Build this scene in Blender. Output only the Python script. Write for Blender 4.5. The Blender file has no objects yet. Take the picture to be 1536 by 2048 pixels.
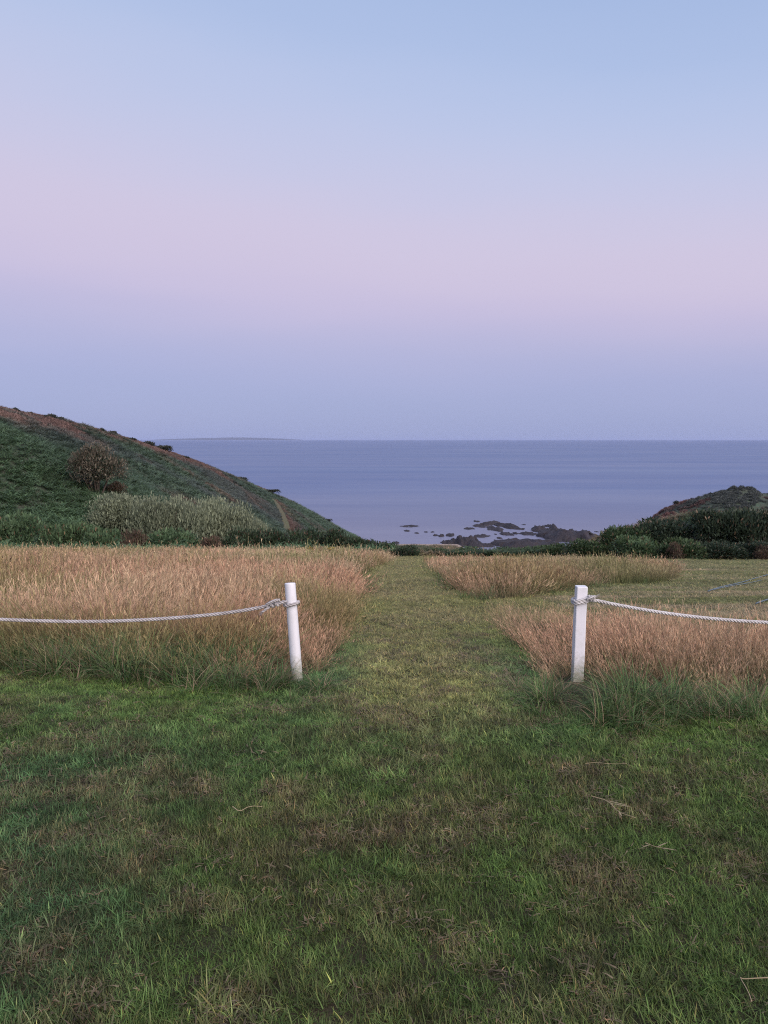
import bpy, bmesh, math, random
import numpy as np
from mathutils import Vector, Matrix

R = math.radians
S = bpy.context.scene
COL = S.collection
rng = np.random.default_rng(7)
random.seed(7)

# ------------------------------------------------------------------ camera
EYE = 1.6
PITCH = R(5.6)
F = 26.0 / 36.0 * 2048.0            # focal length in pixels of the 1536 x 2048 frame
cam_d = bpy.data.cameras.new('camera')
cam_d.lens = 26.0
cam_d.sensor_width = 36.0
cam_d.sensor_fit = 'AUTO'
cam_d.clip_start = 0.05
cam_d.clip_end = 200000.0
cam = bpy.data.objects.new('camera', cam_d)
COL.objects.link(cam)
cam.location = (0, 0, EYE)
cam.rotation_euler = (R(90) - PITCH, 0, 0)
S.camera = cam

# ------------------------------------------------------------------ world: dusk sky opposite the afterglow
SUN_AZ, SUN_EL = R(143), R(38)       # afterglow behind the camera, to the right
world = bpy.data.worlds.new('World')
S.world = world
world.use_nodes = True
wn, wl = world.node_tree.nodes, world.node_tree.links
wn.clear()
w_out = wn.new('ShaderNodeOutputWorld')
w_tc = wn.new('ShaderNodeTexCoord')
w_sep = wn.new('ShaderNodeSeparateXYZ')
wl.new(w_tc.outputs['Generated'], w_sep.inputs[0])


def wmath(op, a, b=None, clamp=False):
    n = wn.new('ShaderNodeMath')
    n.operation = op
    n.use_clamp = clamp
    for i, v in enumerate((a, b)):
        if v is None:
            continue
        if isinstance(v, (int, float)):
            n.inputs[i].default_value = v
        else:
            wl.new(v, n.inputs[i])
    return n.outputs[0]


A0 = R(-62)                          # the antisolar side, where the earth's shadow stands highest
side = wmath('ADD', wmath('MULTIPLY', w_sep.outputs[0], math.sin(A0)),
             wmath('MULTIPLY', w_sep.outputs[1], math.cos(A0)))
stretch = wmath('SUBTRACT', 1.16, wmath('MULTIPLY', side, 0.36))
elev = wmath('MULTIPLY', wmath('MAXIMUM', w_sep.outputs[2], 0.0), stretch)
w_n = wn.new('ShaderNodeTexNoise')   # very soft unevenness in the air
w_n.inputs['Scale'].default_value = 3.0
w_n.inputs['Detail'].default_value = 2.0
w_map = wn.new('ShaderNodeMapping')
w_map.inputs['Scale'].default_value = (1, 1, 6)
wl.new(w_tc.outputs['Generated'], w_map.inputs[0])
wl.new(w_map.outputs[0], w_n.inputs['Vector'])
elev = wmath('ADD', elev, wmath('MULTIPLY', wmath('SUBTRACT', w_n.outputs[0], 0.5), 0.03))
ramp = wn.new('ShaderNodeValToRGB')
ramp.color_ramp.interpolation = 'B_SPLINE'


def lin(r, g, b):
    f = lambda c: (c / 255 / 12.92) if c / 255 <= 0.04045 else ((c / 255 + 0.055) / 1.055) ** 2.4
    return (f(r), f(g), f(b), 1.0)


SKY = [(0.000, (151, 161, 205)), (0.040, (155, 164, 207)), (0.085, (166, 170, 211)), (0.125, (180, 178, 213)),
       (0.165, (196, 186, 217)), (0.205, (206, 194, 219)), (0.255, (208, 198, 222)), (0.310, (200, 199, 226)),
       (0.380, (189, 199, 230)), (0.460, (175, 193, 229)), (0.62, (152, 176, 219)), (1.0, (118, 146, 200))]
el = ramp.color_ramp.elements
while len(el) < len(SKY):
    el.new(0.5)
for e, (p_, c_) in zip(el, SKY):
    e.position = p_
    e.color = lin(*c_)
wl.new(elev, ramp.inputs[0])
w_sky = wn.new('ShaderNodeTexSky')
w_sky.sky_type = 'NISHITA'
w_sky.sun_disc = False
w_sky.sun_elevation = SUN_EL
w_sky.sun_rotation = SUN_AZ
w_sky.altitude = 40
w_b1 = wn.new('ShaderNodeBackground')
w_b1.inputs['Strength'].default_value = 0.97
w_b2 = wn.new('ShaderNodeBackground')
w_b2.inputs['Strength'].default_value = 0.01
wl.new(ramp.outputs[0], w_b1.inputs['Color'])
wl.new(w_sky.outputs[0], w_b2.inputs['Color'])
w_add = wn.new('ShaderNodeAddShader')
wl.new(w_b1.outputs[0], w_add.inputs[0])
wl.new(w_b2.outputs[0], w_add.inputs[1])
wl.new(w_add.outputs[0], w_out.inputs['Surface'])

sun_d = bpy.data.lights.new('afterglow', 'SUN')
sun_d.energy = 4.0
sun_d.angle = R(70)
sun_d.color = (1.0, 0.87, 0.84)
sun = bpy.data.objects.new('afterglow', sun_d)
COL.objects.link(sun)
sdir = Vector((math.sin(SUN_AZ) * math.cos(SUN_EL), math.cos(SUN_AZ) * math.cos(SUN_EL), math.sin(SUN_EL)))
sun.rotation_euler = sdir.to_track_quat('Z', 'Y').to_euler()

S.view_settings.view_transform = 'Standard'
S.view_settings.look = 'None'
S.view_settings.exposure = 0.0
S.view_settings.gamma = 1.0
S.view_settings.use_curve_mapping = False
S.cycles.max_bounces = 8
S.cycles.diffuse_bounces = 3
S.cycles.transmission_bounces = 4
S.cycles.use_denoising = False
S.cycles.filter_width = 1.1

# ------------------------------------------------------------------ helpers
SEA = EYE - 35.0
HAZE = 2.0e-5                        # scattering per metre


def sst(a, b, x):
    t = np.clip((np.asarray(x, float) - a) / (np.asarray(b, float) - a), 0, 1)
    return t * t * (3 - 2 * t)


def vnoise(x, y, seed=0):
    x = np.asarray(x, float); y = np.asarray(y, float)
    xi = np.floor(x).astype(np.int64); yi = np.floor(y).astype(np.int64)
    fx = x - xi; fy = y - yi
    fx = fx * fx * (3 - 2 * fx); fy = fy * fy * (3 - 2 * fy)

    def h(a, b):
        n = (a * 374761393 + b * 668265263 + seed * 974634777) & 0x7fffffff
        n = ((n ^ (n >> 13)) * 1274126177) & 0x7fffffff
        n = (n ^ (n >> 16)) & 0xffff
        return n / 65535.0
    return (h(xi, yi) * (1 - fx) + h(xi + 1, yi) * fx) * (1 - fy) + (h(xi, yi + 1) * (1 - fx) + h(xi + 1, yi + 1) * fx) * fy


def fbm(x, y, seed=0, oct_=4):
    s = 0; a = 0.5; t = 0
    for k in range(oct_):
        s = s + a * vnoise(np.asarray(x) * 2 ** k + 17.3 * k, np.asarray(y) * 2 ** k - 9.1 * k, seed + k)
        t += a; a *= 0.5
    return s / t


_yy = np.linspace(-200, 400, 6001)
_sl = 0.012 + 0.123 * sst(3.0, 6.5, _yy)
_pp = -np.concatenate([[0], np.cumsum((_sl[1:] + _sl[:-1]) / 2 * 0.1)])
_pp -= np.interp(0, _yy, _pp)


def field_z(y):
    return np.interp(y, _yy, _pp)


Z42 = float(field_z(42))
VY = [-400, 42, 60, 90, 130, 180, 225, 245, 270, 320, 420]
VZ = [Z42, Z42, -8.6, -13.5, -19.2, -25.5, -31, -33.2, -36.5, -43, -50]
RIDGE = [(-300, 742, 88), (0, 818, 105), (70, 832, 114), (130, 846, 125), (250, 880, 146), (340, 908, 165), (450, 952, 200),
         (540, 990, 232), (620, 1038, 255), (700, 1072, 275)]


def ray(px, py):
    u = (px - 768) / F; v = (1024 - py) / F
    d = np.array([u, math.cos(PITCH) + v * math.sin(PITCH), -math.sin(PITCH) + v * math.cos(PITCH)])
    return d


def at_y(px, py, y):
    d = ray(px, py)
    return d * (y / d[1]) + np.array([0, 0, EYE])


_rp = np.array([at_y(*r) for r in RIDGE])
RY, RX, RZ = _rp[:, 1], _rp[:, 0], _rp[:, 2]
BY = [40, 60, 100, 150, 200, 245, 280]
BX = [-13, -13, -14, -13, -10, -6, -2]
HX = [30, 56, 59.5, 62.5, 66, 71, 76, 81, 86, 88, 92, 100, 130, 200]
HZ = [-48, -44, -31, -17.6, -15.0, -12.9, -11.3, -10.5, -10.4, -11.9, -11.6, -12, -14, -20]


def terrain(x, y):
    x = np.asarray(x, float); y = np.asarray(y, float)
    base = np.where(y < 42, field_z(np.minimum(y, 42)), np.interp(y, VY, VZ))
    base = base + (fbm(x / 2.2, y / 2.2, 5) - 0.5) * 0.10 * sst(6, 12, np.hypot(x, y))
    xb = np.interp(y, BY, BX); xr = np.interp(y, RY, RX); zr = np.interp(y, RY, RZ)
    zr = zr - np.clip(y - 275, 0, None) * 0.3 + 0.25 * sst(110, 135, y) * (1 - sst(210, 240, y))
    s = (xb - x) / (xb - xr)
    f = 1 - (1 - np.clip(s, 0, 1)) ** 1.28
    hill = base + (zr - base) * f + (fbm(x / 11, y / 11, 11) - 0.5) * 2.0 * np.clip(s, 0, 1) * (1 - np.clip(s, 0, 1)) * 3
    d = np.clip(xr - x, 0, None)
    hill = hill - d * d / (d + 8) * 0.5
    z = base + sst(40, 78, y) * (np.where(s > 0, hill, base) - base)
    z = z + 2.7 * sst(11, 20, x) * sst(36, 47, y) * (1 - sst(54, 90, y))
    x0 = np.interp(y, [60, 120, 200, 245], [4, 8, 18, 24])
    z = z - 17 * sst(58, 120, y) * sst(x0, x0 + 20, x)
    head = np.interp(x * 172.0 / np.maximum(y, 100), HX, HZ) - ((y - 172) / 17.0) ** 2 * 1.6 + (fbm(x / 6, y / 6, 21) - 0.5) * 2.2
    head = np.where(y > 100, head, -60)
    return np.maximum(z, head)


def hit(px, py, dmin=1.5, dmax=400):
    d = ray(px, py)
    ys = np.concatenate([np.arange(dmin, 60, 0.05), np.arange(60, dmax, 0.25)])
    P = d[None, :] * (ys / d[1])[:, None]
    zz = P[:, 2] + EYE
    g = terrain(P[:, 0], P[:, 1])
    k = np.argmax(zz < g)
    if not (zz[k] < g[k]):
        k = len(ys) - 1
    return np.array([P[k, 0], P[k, 1], g[k]])


def plan(pts):
    """pixel corners on the mown field -> plan polygon"""
    out = []
    for px, py in pts:
        h = hit(px, py)
        out.append((h[0], h[1]))
    return np.array(out)


def in_poly(x, y, poly):
    ins = np.zeros(len(x), bool)
    n = len(poly)
    for i in range(n):
        x0, y0 = poly[i]; x1, y1 = poly[(i + 1) % n]
        c = ((y0 > y) != (y1 > y)) & (x < (x1 - x0) * (y - y0) / (y1 - y0 + 1e-12) + x0)
        ins ^= c
    return ins


def dist_poly(x, y, poly):
    d = np.full(len(x), 1e9)
    n = len(poly)
    for i in range(n):
        a = np.array(poly[i]); b = np.array(poly[(i + 1) % n])
        ab = b - a
        t = np.clip(((x - a[0]) * ab[0] + (y - a[1]) * ab[1]) / (ab @ ab + 1e-12), 0, 1)
        d = np.minimum(d, np.hypot(x - a[0] - t * ab[0], y - a[1] - t * ab[1]))
    return d


# ------------------------------------------------------------------ mesh helpers
def mesh_np(name, V, Q, vcol=None, smooth=False):
    V = np.asarray(V, np.float32); Q = np.asarray(Q, np.int32)
    m = bpy.data.meshes.new(name)
    k = Q.shape[1]
    m.vertices.add(len(V)); m.vertices.foreach_set('co', V.ravel())
    m.loops.add(Q.size); m.loops.foreach_set('vertex_index', Q.ravel())
    m.polygons.add(len(Q))
    m.polygons.foreach_set('loop_start', np.arange(0, Q.size, k, dtype=np.int32))
    if smooth:
        m.polygons.foreach_set('use_smooth', np.ones(len(Q), bool))
    if vcol is not None:
        a = m.attributes.new('vcol', 'FLOAT_COLOR', 'POINT')
        c = np.ones((len(V), 4), np.float32); c[:, :3] = vcol
        a.data.foreach_set('color', c.ravel())
    m.update(calc_edges=True)
    m.validate()
    return m


def link(name, mesh, mat=None, parent=None):
    o = bpy.data.objects.new(name, mesh)
    COL.objects.link(o)
    if mat is not None and mesh is not None and len(mesh.materials) == 0:
        mesh.materials.append(mat)
    if parent is not None:
        o.parent = parent
    return o


def tag(o, label=None, cat=None, group=None, kind=None):
    if label: o['label'] = label
    if cat: o['category'] = cat
    if group: o['group'] = group
    if kind: o['kind'] = kind
    return o


def empty(name, loc, rz=0.0):
    o = bpy.data.objects.new(name, None)
    COL.objects.link(o)
    o.location = loc
    o.rotation_euler = (0, 0, rz)
    o.empty_display_size = 0.2
    return o


def copy_tree(o, parent=None):
    c = o.copy(); COL.objects.link(c)
    if parent is not None:
        c.parent = parent
    for ch in list(o.children):
        copy_tree(ch, c)
    return c


class Geo:
    """collects quads with a colour per vertex"""
    def __init__(s): s.V = []; s.Q = []; s.C = []; s.n = 0

    def add(s, V, Q, C):
        s.V.append(V); s.Q.append(np.asarray(Q) + s.n); s.C.append(np.broadcast_to(C, (len(V), 3))); s.n += len(V)

    def mesh(s, name, smooth=False):
        return mesh_np(name, np.concatenate(s.V), np.concatenate(s.Q), np.concatenate(s.C), smooth)


def blades(G, base, L, W, az, lean, curl, c0, c1, segs=3, tip=0.08, belly=0.0, yaw=None):
    """N tapered curved blades; colour runs from c0 at the foot to c1 at the tip. Returns the tip positions"""
    base = np.asarray(base, float); N = len(base)
    L, W, az, lean, curl = (np.broadcast_to(np.asarray(a, float), (N,)) for a in (L, W, az, lean, curl))
    t = np.linspace(0, 1, segs + 1)
    tm = (t[1:] + t[:-1]) / 2
    th = lean[:, None] + curl[:, None] * tm[None]
    d = np.stack([np.sin(th) * np.cos(az)[:, None], np.sin(th) * np.sin(az)[:, None], np.cos(th)], -1) * (L / segs)[:, None, None]
    P = np.concatenate([np.zeros((N, 1, 3)), np.cumsum(d, 1)], 1) + base[:, None]
    wid = np.maximum((1 - t) ** 0.7, tip) if belly == 0 else np.maximum(np.sin(np.pi * (0.12 + 0.88 * t)) ** 0.8, tip)
    yw = az + np.pi / 2 if yaw is None else yaw
    sd = np.stack([np.cos(yw), np.sin(yw), np.zeros(N)], -1)
    off = sd[:, None] * (W[:, None] * wid[None] / 2)[..., None]
    V = np.stack([P - off, P + off], 2).reshape(-1, 3)
    k = np.arange(N)[:, None] * (2 * (segs + 1)) + np.arange(segs)[None] * 2
    Q = np.stack([k, k + 1, k + 3, k + 2], -1).reshape(-1, 4)
    c0 = np.broadcast_to(c0, (N, 3)); c1 = np.broadcast_to(c1, (N, 3))
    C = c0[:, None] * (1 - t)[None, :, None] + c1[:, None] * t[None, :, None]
    C = np.repeat(C, 2, 1).reshape(-1, 3)
    G.add(V, Q, C)
    return P


def tube(path, rad, sides=8, cap=True):
    """quads of a tube round a path"""
    P = np.asarray(path, float); n = len(P)
    rad = np.broadcast_to(np.asarray(rad, float), (n,))
    T = np.gradient(P, axis=0); T /= np.linalg.norm(T, axis=1)[:, None] + 1e-12
    up = np.array([0, 0, 1.0]) if abs(T[0, 2]) < 0.9 else np.array([1.0, 0, 0])
    Nn = np.zeros_like(P)
    v = up - T[0] * (up @ T[0]); v /= np.linalg.norm(v)
    for i in range(n):
        v = v - T[i] * (v @ T[i]); v /= np.linalg.norm(v) + 1e-12
        Nn[i] = v
    B = np.cross(T, Nn)
    a = np.linspace(0, 2 * np.pi, sides, endpoint=False)
    V = P[:, None] + rad[:, None, None] * (np.cos(a)[None, :, None] * Nn[:, None] + np.sin(a)[None, :, None] * B[:, None])
    V = V.reshape(-1, 3)
    i = np.arange(n - 1)[:, None] * sides; j = np.arange(sides)[None]
    Q = np.stack([i + j, i + (j + 1) % sides, i + sides + (j + 1) % sides, i + sides + j], -1).reshape(-1, 4)
    if cap and sides % 2 == 0:
        for o_ in (0, (n - 1) * sides):
            for q in range(1, sides // 2):
                Q = np.vstack([Q, [[o_ + q - 1 if q > 1 else o_, o_ + q, o_ + sides - 1 - q, o_ + sides - q if q > 1 else o_ + sides - 1]]])
    return V, Q


# ------------------------------------------------------------------ materials
def mat_new(name):
    m = bpy.data.materials.new(name)
    m.use_nodes = True
    nt = m.node_tree
    nt.nodes.clear()
    out = nt.nodes.new('ShaderNodeOutputMaterial')
    return m, nt, nt.nodes, nt.links, out


def mixc(nt, mode, fac, a, b):
    n = nt.nodes.new('ShaderNodeMix')
    n.data_type = 'RGBA'; n.blend_type = mode
    for i, v in ((0, fac), (6, a), (7, b)):
        if isinstance(v, (int, float)):
            n.inputs[i].default_value = v
        elif isinstance(v, tuple):
            n.inputs[i].default_value = v if len(v) == 4 else (*v, 1)
        else:
            nt.links.new(v, n.inputs[i])
    return n.outputs[2]


def noise_n(nt, vec, scale, detail=3, rough=0.5):
    n = nt.nodes.new('ShaderNodeTexNoise')
    n.inputs['Scale'].default_value = scale
    n.inputs['Detail'].default_value = detail
    n.inputs['Roughness'].default_value = rough
    if vec is not None:
        nt.links.new(vec, n.inputs['Vector'])
    return n


def maprange(nt, v, a, b, c=0.0, d=1.0):
    n = nt.nodes.new('ShaderNodeMapRange')
    nt.links.new(v, n.inputs[0])
    for i, x in zip((1, 2, 3, 4), (a, b, c, d)):
        n.inputs[i].default_value = x
    return n.outputs[0]


def veg_mat(name, instanced, transl=0.28, rough=0.6, spec=0.25, nscale=9.0, namp=0.35):
    m, nt, N, L, out = mat_new(name)
    vc = N.new('ShaderNodeAttribute'); vc.attribute_name = 'vcol'
    col = vc.outputs['Color']
    if instanced:
        ti = N.new('ShaderNodeAttribute'); ti.attribute_type = 'INSTANCER'; ti.attribute_name = 'tint'
        col = mixc(nt, 'MULTIPLY', 1.0, col, ti.outputs['Color'])
    geo = N.new('ShaderNodeNewGeometry')
    n1 = noise_n(nt, geo.outputs['Position'], nscale, 2)
    var = N.new('ShaderNodeCombineColor')
    v = maprange(nt, n1.outputs[0], 0.3, 0.7, 1 - namp, 1 + namp)
    for i in range(3):
        L.new(v, var.inputs[i])
    col = mixc(nt, 'MULTIPLY', 1.0, col, var.outputs[0])
    p = N.new('ShaderNodeBsdfPrincipled')
    p.inputs['Roughness'].default_value = rough
    p.inputs['Specular IOR Level'].default_value = spec
    L.new(col, p.inputs['Base Color'])
    t = N.new('ShaderNodeBsdfTranslucent')
    L.new(col, t.inputs['Color'])
    mx = N.new('ShaderNodeMixShader')
    mx.inputs[0].default_value = transl
    L.new(p.outputs[0], mx.inputs[1]); L.new(t.outputs[0], mx.inputs[2])
    L.new(mx.outputs[0], out.inputs['Surface'])
    return m


M_INST = veg_mat('plant_scattered', True)
M_VEG = veg_mat('plant_leaf', False, nscale=3.0)
M_WOODY = veg_mat('plant_stem', False, transl=0.0, rough=0.85, spec=0.1)


def ground_mat(name, cols, scale=(0.6, 6.0, 60.0), bump=0.4):
    """soil and thatch between the plants: three colours mixed by noise in metres"""
    m, nt, N, L, out = mat_new(name)
    geo = N.new('ShaderNodeNewGeometry')
    a = noise_n(nt, geo.outputs['Position'], scale[0], 4, 0.6)
    b = noise_n(nt, geo.outputs['Position'], scale[1], 5, 0.65)
    c = noise_n(nt, geo.outputs['Position'], scale[2], 4, 0.7)
    col = mixc(nt, 'MIX', maprange(nt, a.outputs[0], 0.38, 0.62), cols[0], cols[1])
    col = mixc(nt, 'MIX', maprange(nt, b.outputs[0], 0.45, 0.7), col, cols[2])
    k = N.new('ShaderNodeCombineColor')
    kv = maprange(nt, c.outputs[0], 0.3, 0.7, 0.6, 1.4)
    for i in range(3):
        L.new(kv, k.inputs[i])
    col = mixc(nt, 'MULTIPLY', 1.0, col, k.outputs[0])
    p = N.new('ShaderNodeBsdfPrincipled')
    p.inputs['Roughness'].default_value = 0.95
    p.inputs['Specular IOR Level'].default_value = 0.1
    L.new(col, p.inputs['Base Color'])
    bp = N.new('ShaderNodeBump')
    bp.inputs['Strength'].default_value = bump
    bp.inputs['Distance'].default_value = 0.05
    L.new(c.outputs[0], bp.inputs['Height'])
    L.new(bp.outputs[0], p.inputs['Normal'])
    L.new(p.outputs[0], out.inputs['Surface'])
    return m


# ------------------------------------------------------------------ terrain sheet, split along shared edges
gx = np.concatenate([np.arange(-190, -32, 4.0), np.arange(-32, 32, 0.5), np.arange(32, 190, 4.0)])
gy = np.concatenate([np.arange(-120, -8, 8.0), np.arange(-8, 44, 0.5), np.arange(44, 345, 2.5)])
GX, GY = np.meshgrid(gx, gy)
GZ = terrain(GX, GY)
nx, ny = len(gx), len(gy)
ii, jj = np.meshgrid(np.arange(nx - 1), np.arange(ny - 1))
quads = np.stack([jj * nx + ii, jj * nx + ii + 1, (jj + 1) * nx + ii + 1, (jj + 1) * nx + ii], -1).reshape(-1, 4)
VV = np.stack([GX.ravel(), GY.ravel(), GZ.ravel()], -1)
cx = VV[quads].mean(1)
top = VV[quads][:, :, 2].max(1)
xbq = np.interp(cx[:, 1], BY, BX)
is_field = cx[:, 1] < 44
is_head = (cx[:, 0] > 40) & (cx[:, 1] > 108) & ~is_field
is_hill = (cx[:, 0] < xbq - 1) & ~is_field
is_sand = (~is_field) & (~is_head) & (~is_hill) & (cx[:, 1] > 196)
is_val = ~(is_field | is_head | is_hill | is_sand)


def sub_sheet(name, mask, mat):
    q = quads[mask & (top > SEA - 6)]
    u, inv = np.unique(q, return_inverse=True)
    m = mesh_np(name, VV[u], inv.reshape(-1, 4), None, True)
    o = link(name, m, mat)
    o['kind'] = 'structure'
    return o


M_FIELD = ground_mat('field_soil', ((0.038, 0.042, 0.020), (0.062, 0.050, 0.030), (0.045, 0.038, 0.024)), (0.9, 7.0, 90.0))
M_HILL = ground_mat('hill_soil', ((0.060, 0.090, 0.060), (0.075, 0.082, 0.055), (0.070, 0.066, 0.050)), (0.06, 0.5, 3.0))
M_SAND = ground_mat('beach_sand', ((0.36, 0.28, 0.22), (0.40, 0.32, 0.26), (0.28, 0.22, 0.18)), (0.05, 0.4, 4.0), 0.2)
sub_sheet('ground', is_field, M_FIELD)
sub_sheet('hillside', is_hill, M_HILL)
sub_sheet('valley', is_val, M_HILL)
sub_sheet('headland', is_head, M_HILL)
sub_sheet('beach', is_sand, M_SAND)

# ------------------------------------------------------------------ sea
def sea_mat():
    m, nt, N, L, out = mat_new('sea_water')
    geo = N.new('ShaderNodeNewGeometry')

    def mapped(sx, sy, rz=0.0):
        mp = N.new('ShaderNodeMapping')
        mp.inputs['Scale'].default_value = (sx, sy, 1)
        mp.inputs['Rotation'].default_value = (0, 0, rz)
        L.new(geo.outputs['Position'], mp.inputs[0])
        return mp.outputs[0]
    swell = noise_n(nt, mapped(0.0022, 0.011, 0.10), 1.0, 9, 0.68)
    chop = noise_n(nt, mapped(0.30, 0.65, -0.2), 1.0, 4, 0.65)
    streak = noise_n(nt, mapped(0.0006, 0.006, 0.05), 1.0, 4, 0.55)
    h = N.new('ShaderNodeMath'); h.operation = 'MULTIPLY_ADD'
    L.new(chop.outputs[0], h.inputs[0]); h.inputs[1].default_value = 0.22
    L.new(swell.outputs[0], h.inputs[2])
    bp = N.new('ShaderNodeBump')
    bp.inputs['Distance'].default_value = 1.1
    L.new(maprange(nt, streak.outputs[0], 0.35, 0.65, 0.65, 1.0), bp.inputs['Strength'])
    L.new(h.outputs[0], bp.inputs['Height'])
    # depth: paler over the sandy shallows near the beach
    sp = N.new('ShaderNodeSeparateXYZ'); L.new(geo.outputs['Position'], sp.inputs[0])
    body = mixc(nt, 'MIX', maprange(nt, sp.outputs[1], 250, 520), (0.185, 0.190, 0.265, 1), (0.114, 0.158, 0.282, 1))
    d = N.new('ShaderNodeBsdfDiffuse'); L.new(body, d.inputs['Color']); L.new(bp.outputs[0], d.inputs['Normal'])
    g = N.new('ShaderNodeBsdfGlossy')
    L.new(maprange(nt, streak.outputs[0], 0.35, 0.65, 0.22, 0.34), g.inputs['Roughness'])
    L.new(bp.outputs[0], g.inputs['Normal'])
    mx = N.new('ShaderNodeMixShader')
    fk = N.new('ShaderNodeMath'); fk.operation = 'ADD'
    L.new(maprange(nt, streak.outputs[0], 0.35, 0.65, 0.11, 0.08), fk.inputs[0])
    L.new(maprange(nt, swell.outputs[0], 0.35, 0.65, 0.06, 0.25), fk.inputs[1])
    L.new(fk.outputs[0], mx.inputs[0])
    L.new(d.outputs[0], mx.inputs[1]); L.new(g.outputs[0], mx.inputs[2])
    L.new(mx.outputs[0], out.inputs['Surface'])
    return m


sv = []
sx = np.array([-60000, -20000, -5000, -1200, -300, 0, 300, 1200, 5000, 20000, 60000.])
sy = np.array([60, 200, 400, 800, 2000, 5000, 12000, 30000, 80000.])
SX, SY = np.meshgrid(sx, sy)
a_, b_ = np.meshgrid(np.arange(len(sx) - 1), np.arange(len(sy) - 1))
sq = np.stack([b_ * len(sx) + a_, b_ * len(sx) + a_ + 1, (b_ + 1) * len(sx) + a_ + 1, (b_ + 1) * len(sx) + a_], -1).reshape(-1, 4)
sea = link('sea', mesh_np('sea', np.stack([SX.ravel(), SY.ravel(), np.full(SX.size, SEA)], -1), sq), sea_mat())
sea['kind'] = 'structure'

# ------------------------------------------------------------------ far shore and the air
t_ = np.linspace(0, 1, 60)
az_ = np.linspace(math.atan2(300 - 768, F), math.atan2(610 - 768, F), 60)
prof = 150 * np.sin(np.pi * t_) ** 0.7 * (0.65 + 0.6 * fbm(t_ * 7, t_ * 0 + 3.3, 301, 4))
V = []
for dd, hz in ((44000, 0.0), (46000, 0.75), (48500, 1.0), (52000, 0.0)):
    V.append(np.stack([np.sin(az_) * dd, np.cos(az_) * dd, SEA - 3 + (prof + 3) * hz], -1))
V = np.concatenate(V)
i_, j_ = np.meshgrid(np.arange(3), np.arange(59), indexing='ij')
k_ = i_ * 60 + j_
far = link('distant_land', mesh_np('distant_land', V, np.stack([k_, k_ + 1, k_ + 61, k_ + 60], -1).reshape(-1, 4), None, True),
           ground_mat('far_hill', ((0.050, 0.055, 0.045), (0.060, 0.055, 0.045), (0.045, 0.045, 0.040)), (0.002, 0.01, 0.05), 0.1))
far['kind'] = 'structure'

bm = bmesh.new()
bmesh.ops.create_cube(bm, size=1.0)
hm = bpy.data.meshes.new('haze')
for v in bm.verts:
    v.co.x *= 124000; v.co.y = -140 if v.co.y < 0 else 81000; v.co.z = -75 if v.co.z < 0 else 72
bm.to_mesh(hm); bm.free()
m, nt, N, L, out = mat_new('haze')
pv = N.new('ShaderNodeVolumePrincipled')
pv.inputs['Color'].default_value = (0.62, 0.71, 1.0, 1)
pv.inputs['Density'].default_value = HAZE
pv.inputs['Anisotropy'].default_value = 0.0
L.new(pv.outputs[0], out.inputs['Volume'])
haze = link('haze', hm, m)
haze['kind'] = 'stuff'

# ------------------------------------------------------------------ scattering
def col_of(name, objs):
    c = bpy.data.collections.new(name)
    for o in objs:
        c.objects.link(o)
    return c


def sources(name, meshes, mat):
    objs = []
    for i, m in enumerate(meshes):
        m.materials.append(mat)
        objs.append(bpy.data.objects.new(f'{name}_{i:02d}', m))
    return col_of(name, objs)


def scatter(name, P, rot, scl, tint, coll, nvar, idx=None, kind='stuff', label=None):
    n = len(P)
    m = bpy.data.meshes.new(name)
    m.vertices.add(n); m.vertices.foreach_set('co', np.asarray(P, np.float32).ravel())
    a = m.attributes.new('rot', 'FLOAT_VECTOR', 'POINT'); a.data.foreach_set('vector', np.asarray(rot, np.float32).ravel())
    a = m.attributes.new('scl', 'FLOAT_VECTOR', 'POINT'); a.data.foreach_set('vector', np.asarray(scl, np.float32).ravel())
    c = np.ones((n, 4), np.float32); c[:, :3] = tint
    a = m.attributes.new('tint', 'FLOAT_COLOR', 'POINT'); a.data.foreach_set('color', c.ravel())
    if idx is None:
        idx = rng.integers(0, nvar, n)
    a = m.attributes.new('pick', 'INT', 'POINT'); a.data.foreach_set('value', np.asarray(idx, np.int32))
    ng = bpy.data.node_groups.new('scatter_' + name, 'GeometryNodeTree')
    ng.interface.new_socket('Geometry', in_out='INPUT', socket_type='NodeSocketGeometry')
    ng.interface.new_socket('Geometry', in_out='OUTPUT', socket_type='NodeSocketGeometry')
    N, L = ng.nodes, ng.links
    gi = N.new('NodeGroupInput'); go = N.new('NodeGroupOutput')
    iop = N.new('GeometryNodeInstanceOnPoints')
    ci = N.new('GeometryNodeCollectionInfo')
    ci.inputs['Collection'].default_value = coll
    ci.inputs['Separate Children'].default_value = True
    ci.inputs['Reset Children'].default_value = True

    def attr(nm, ty):
        x = N.new('GeometryNodeInputNamedAttribute'); x.data_type = ty
        x.inputs['Name'].default_value = nm
        return x.outputs[0]
    L.new(gi.outputs[0], iop.inputs['Points'])
    L.new(ci.outputs[0], iop.inputs['Instance'])
    iop.inputs['Pick Instance'].default_value = True
    L.new(attr('pick', 'INT'), iop.inputs['Instance Index'])
    L.new(attr('rot', 'FLOAT_VECTOR'), iop.inputs['Rotation'])
    L.new(attr('scl', 'FLOAT_VECTOR'), iop.inputs['Scale'])
    L.new(iop.outputs[0], go.inputs[0])
    o = link(name, m)
    md = o.modifiers.new('scatter', 'NODES')
    md.node_group = ng
    o['kind'] = kind
    if label:
        o['label'] = label
    return o


def u(a, b, n):
    return rng.uniform(a, b, n)


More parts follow.
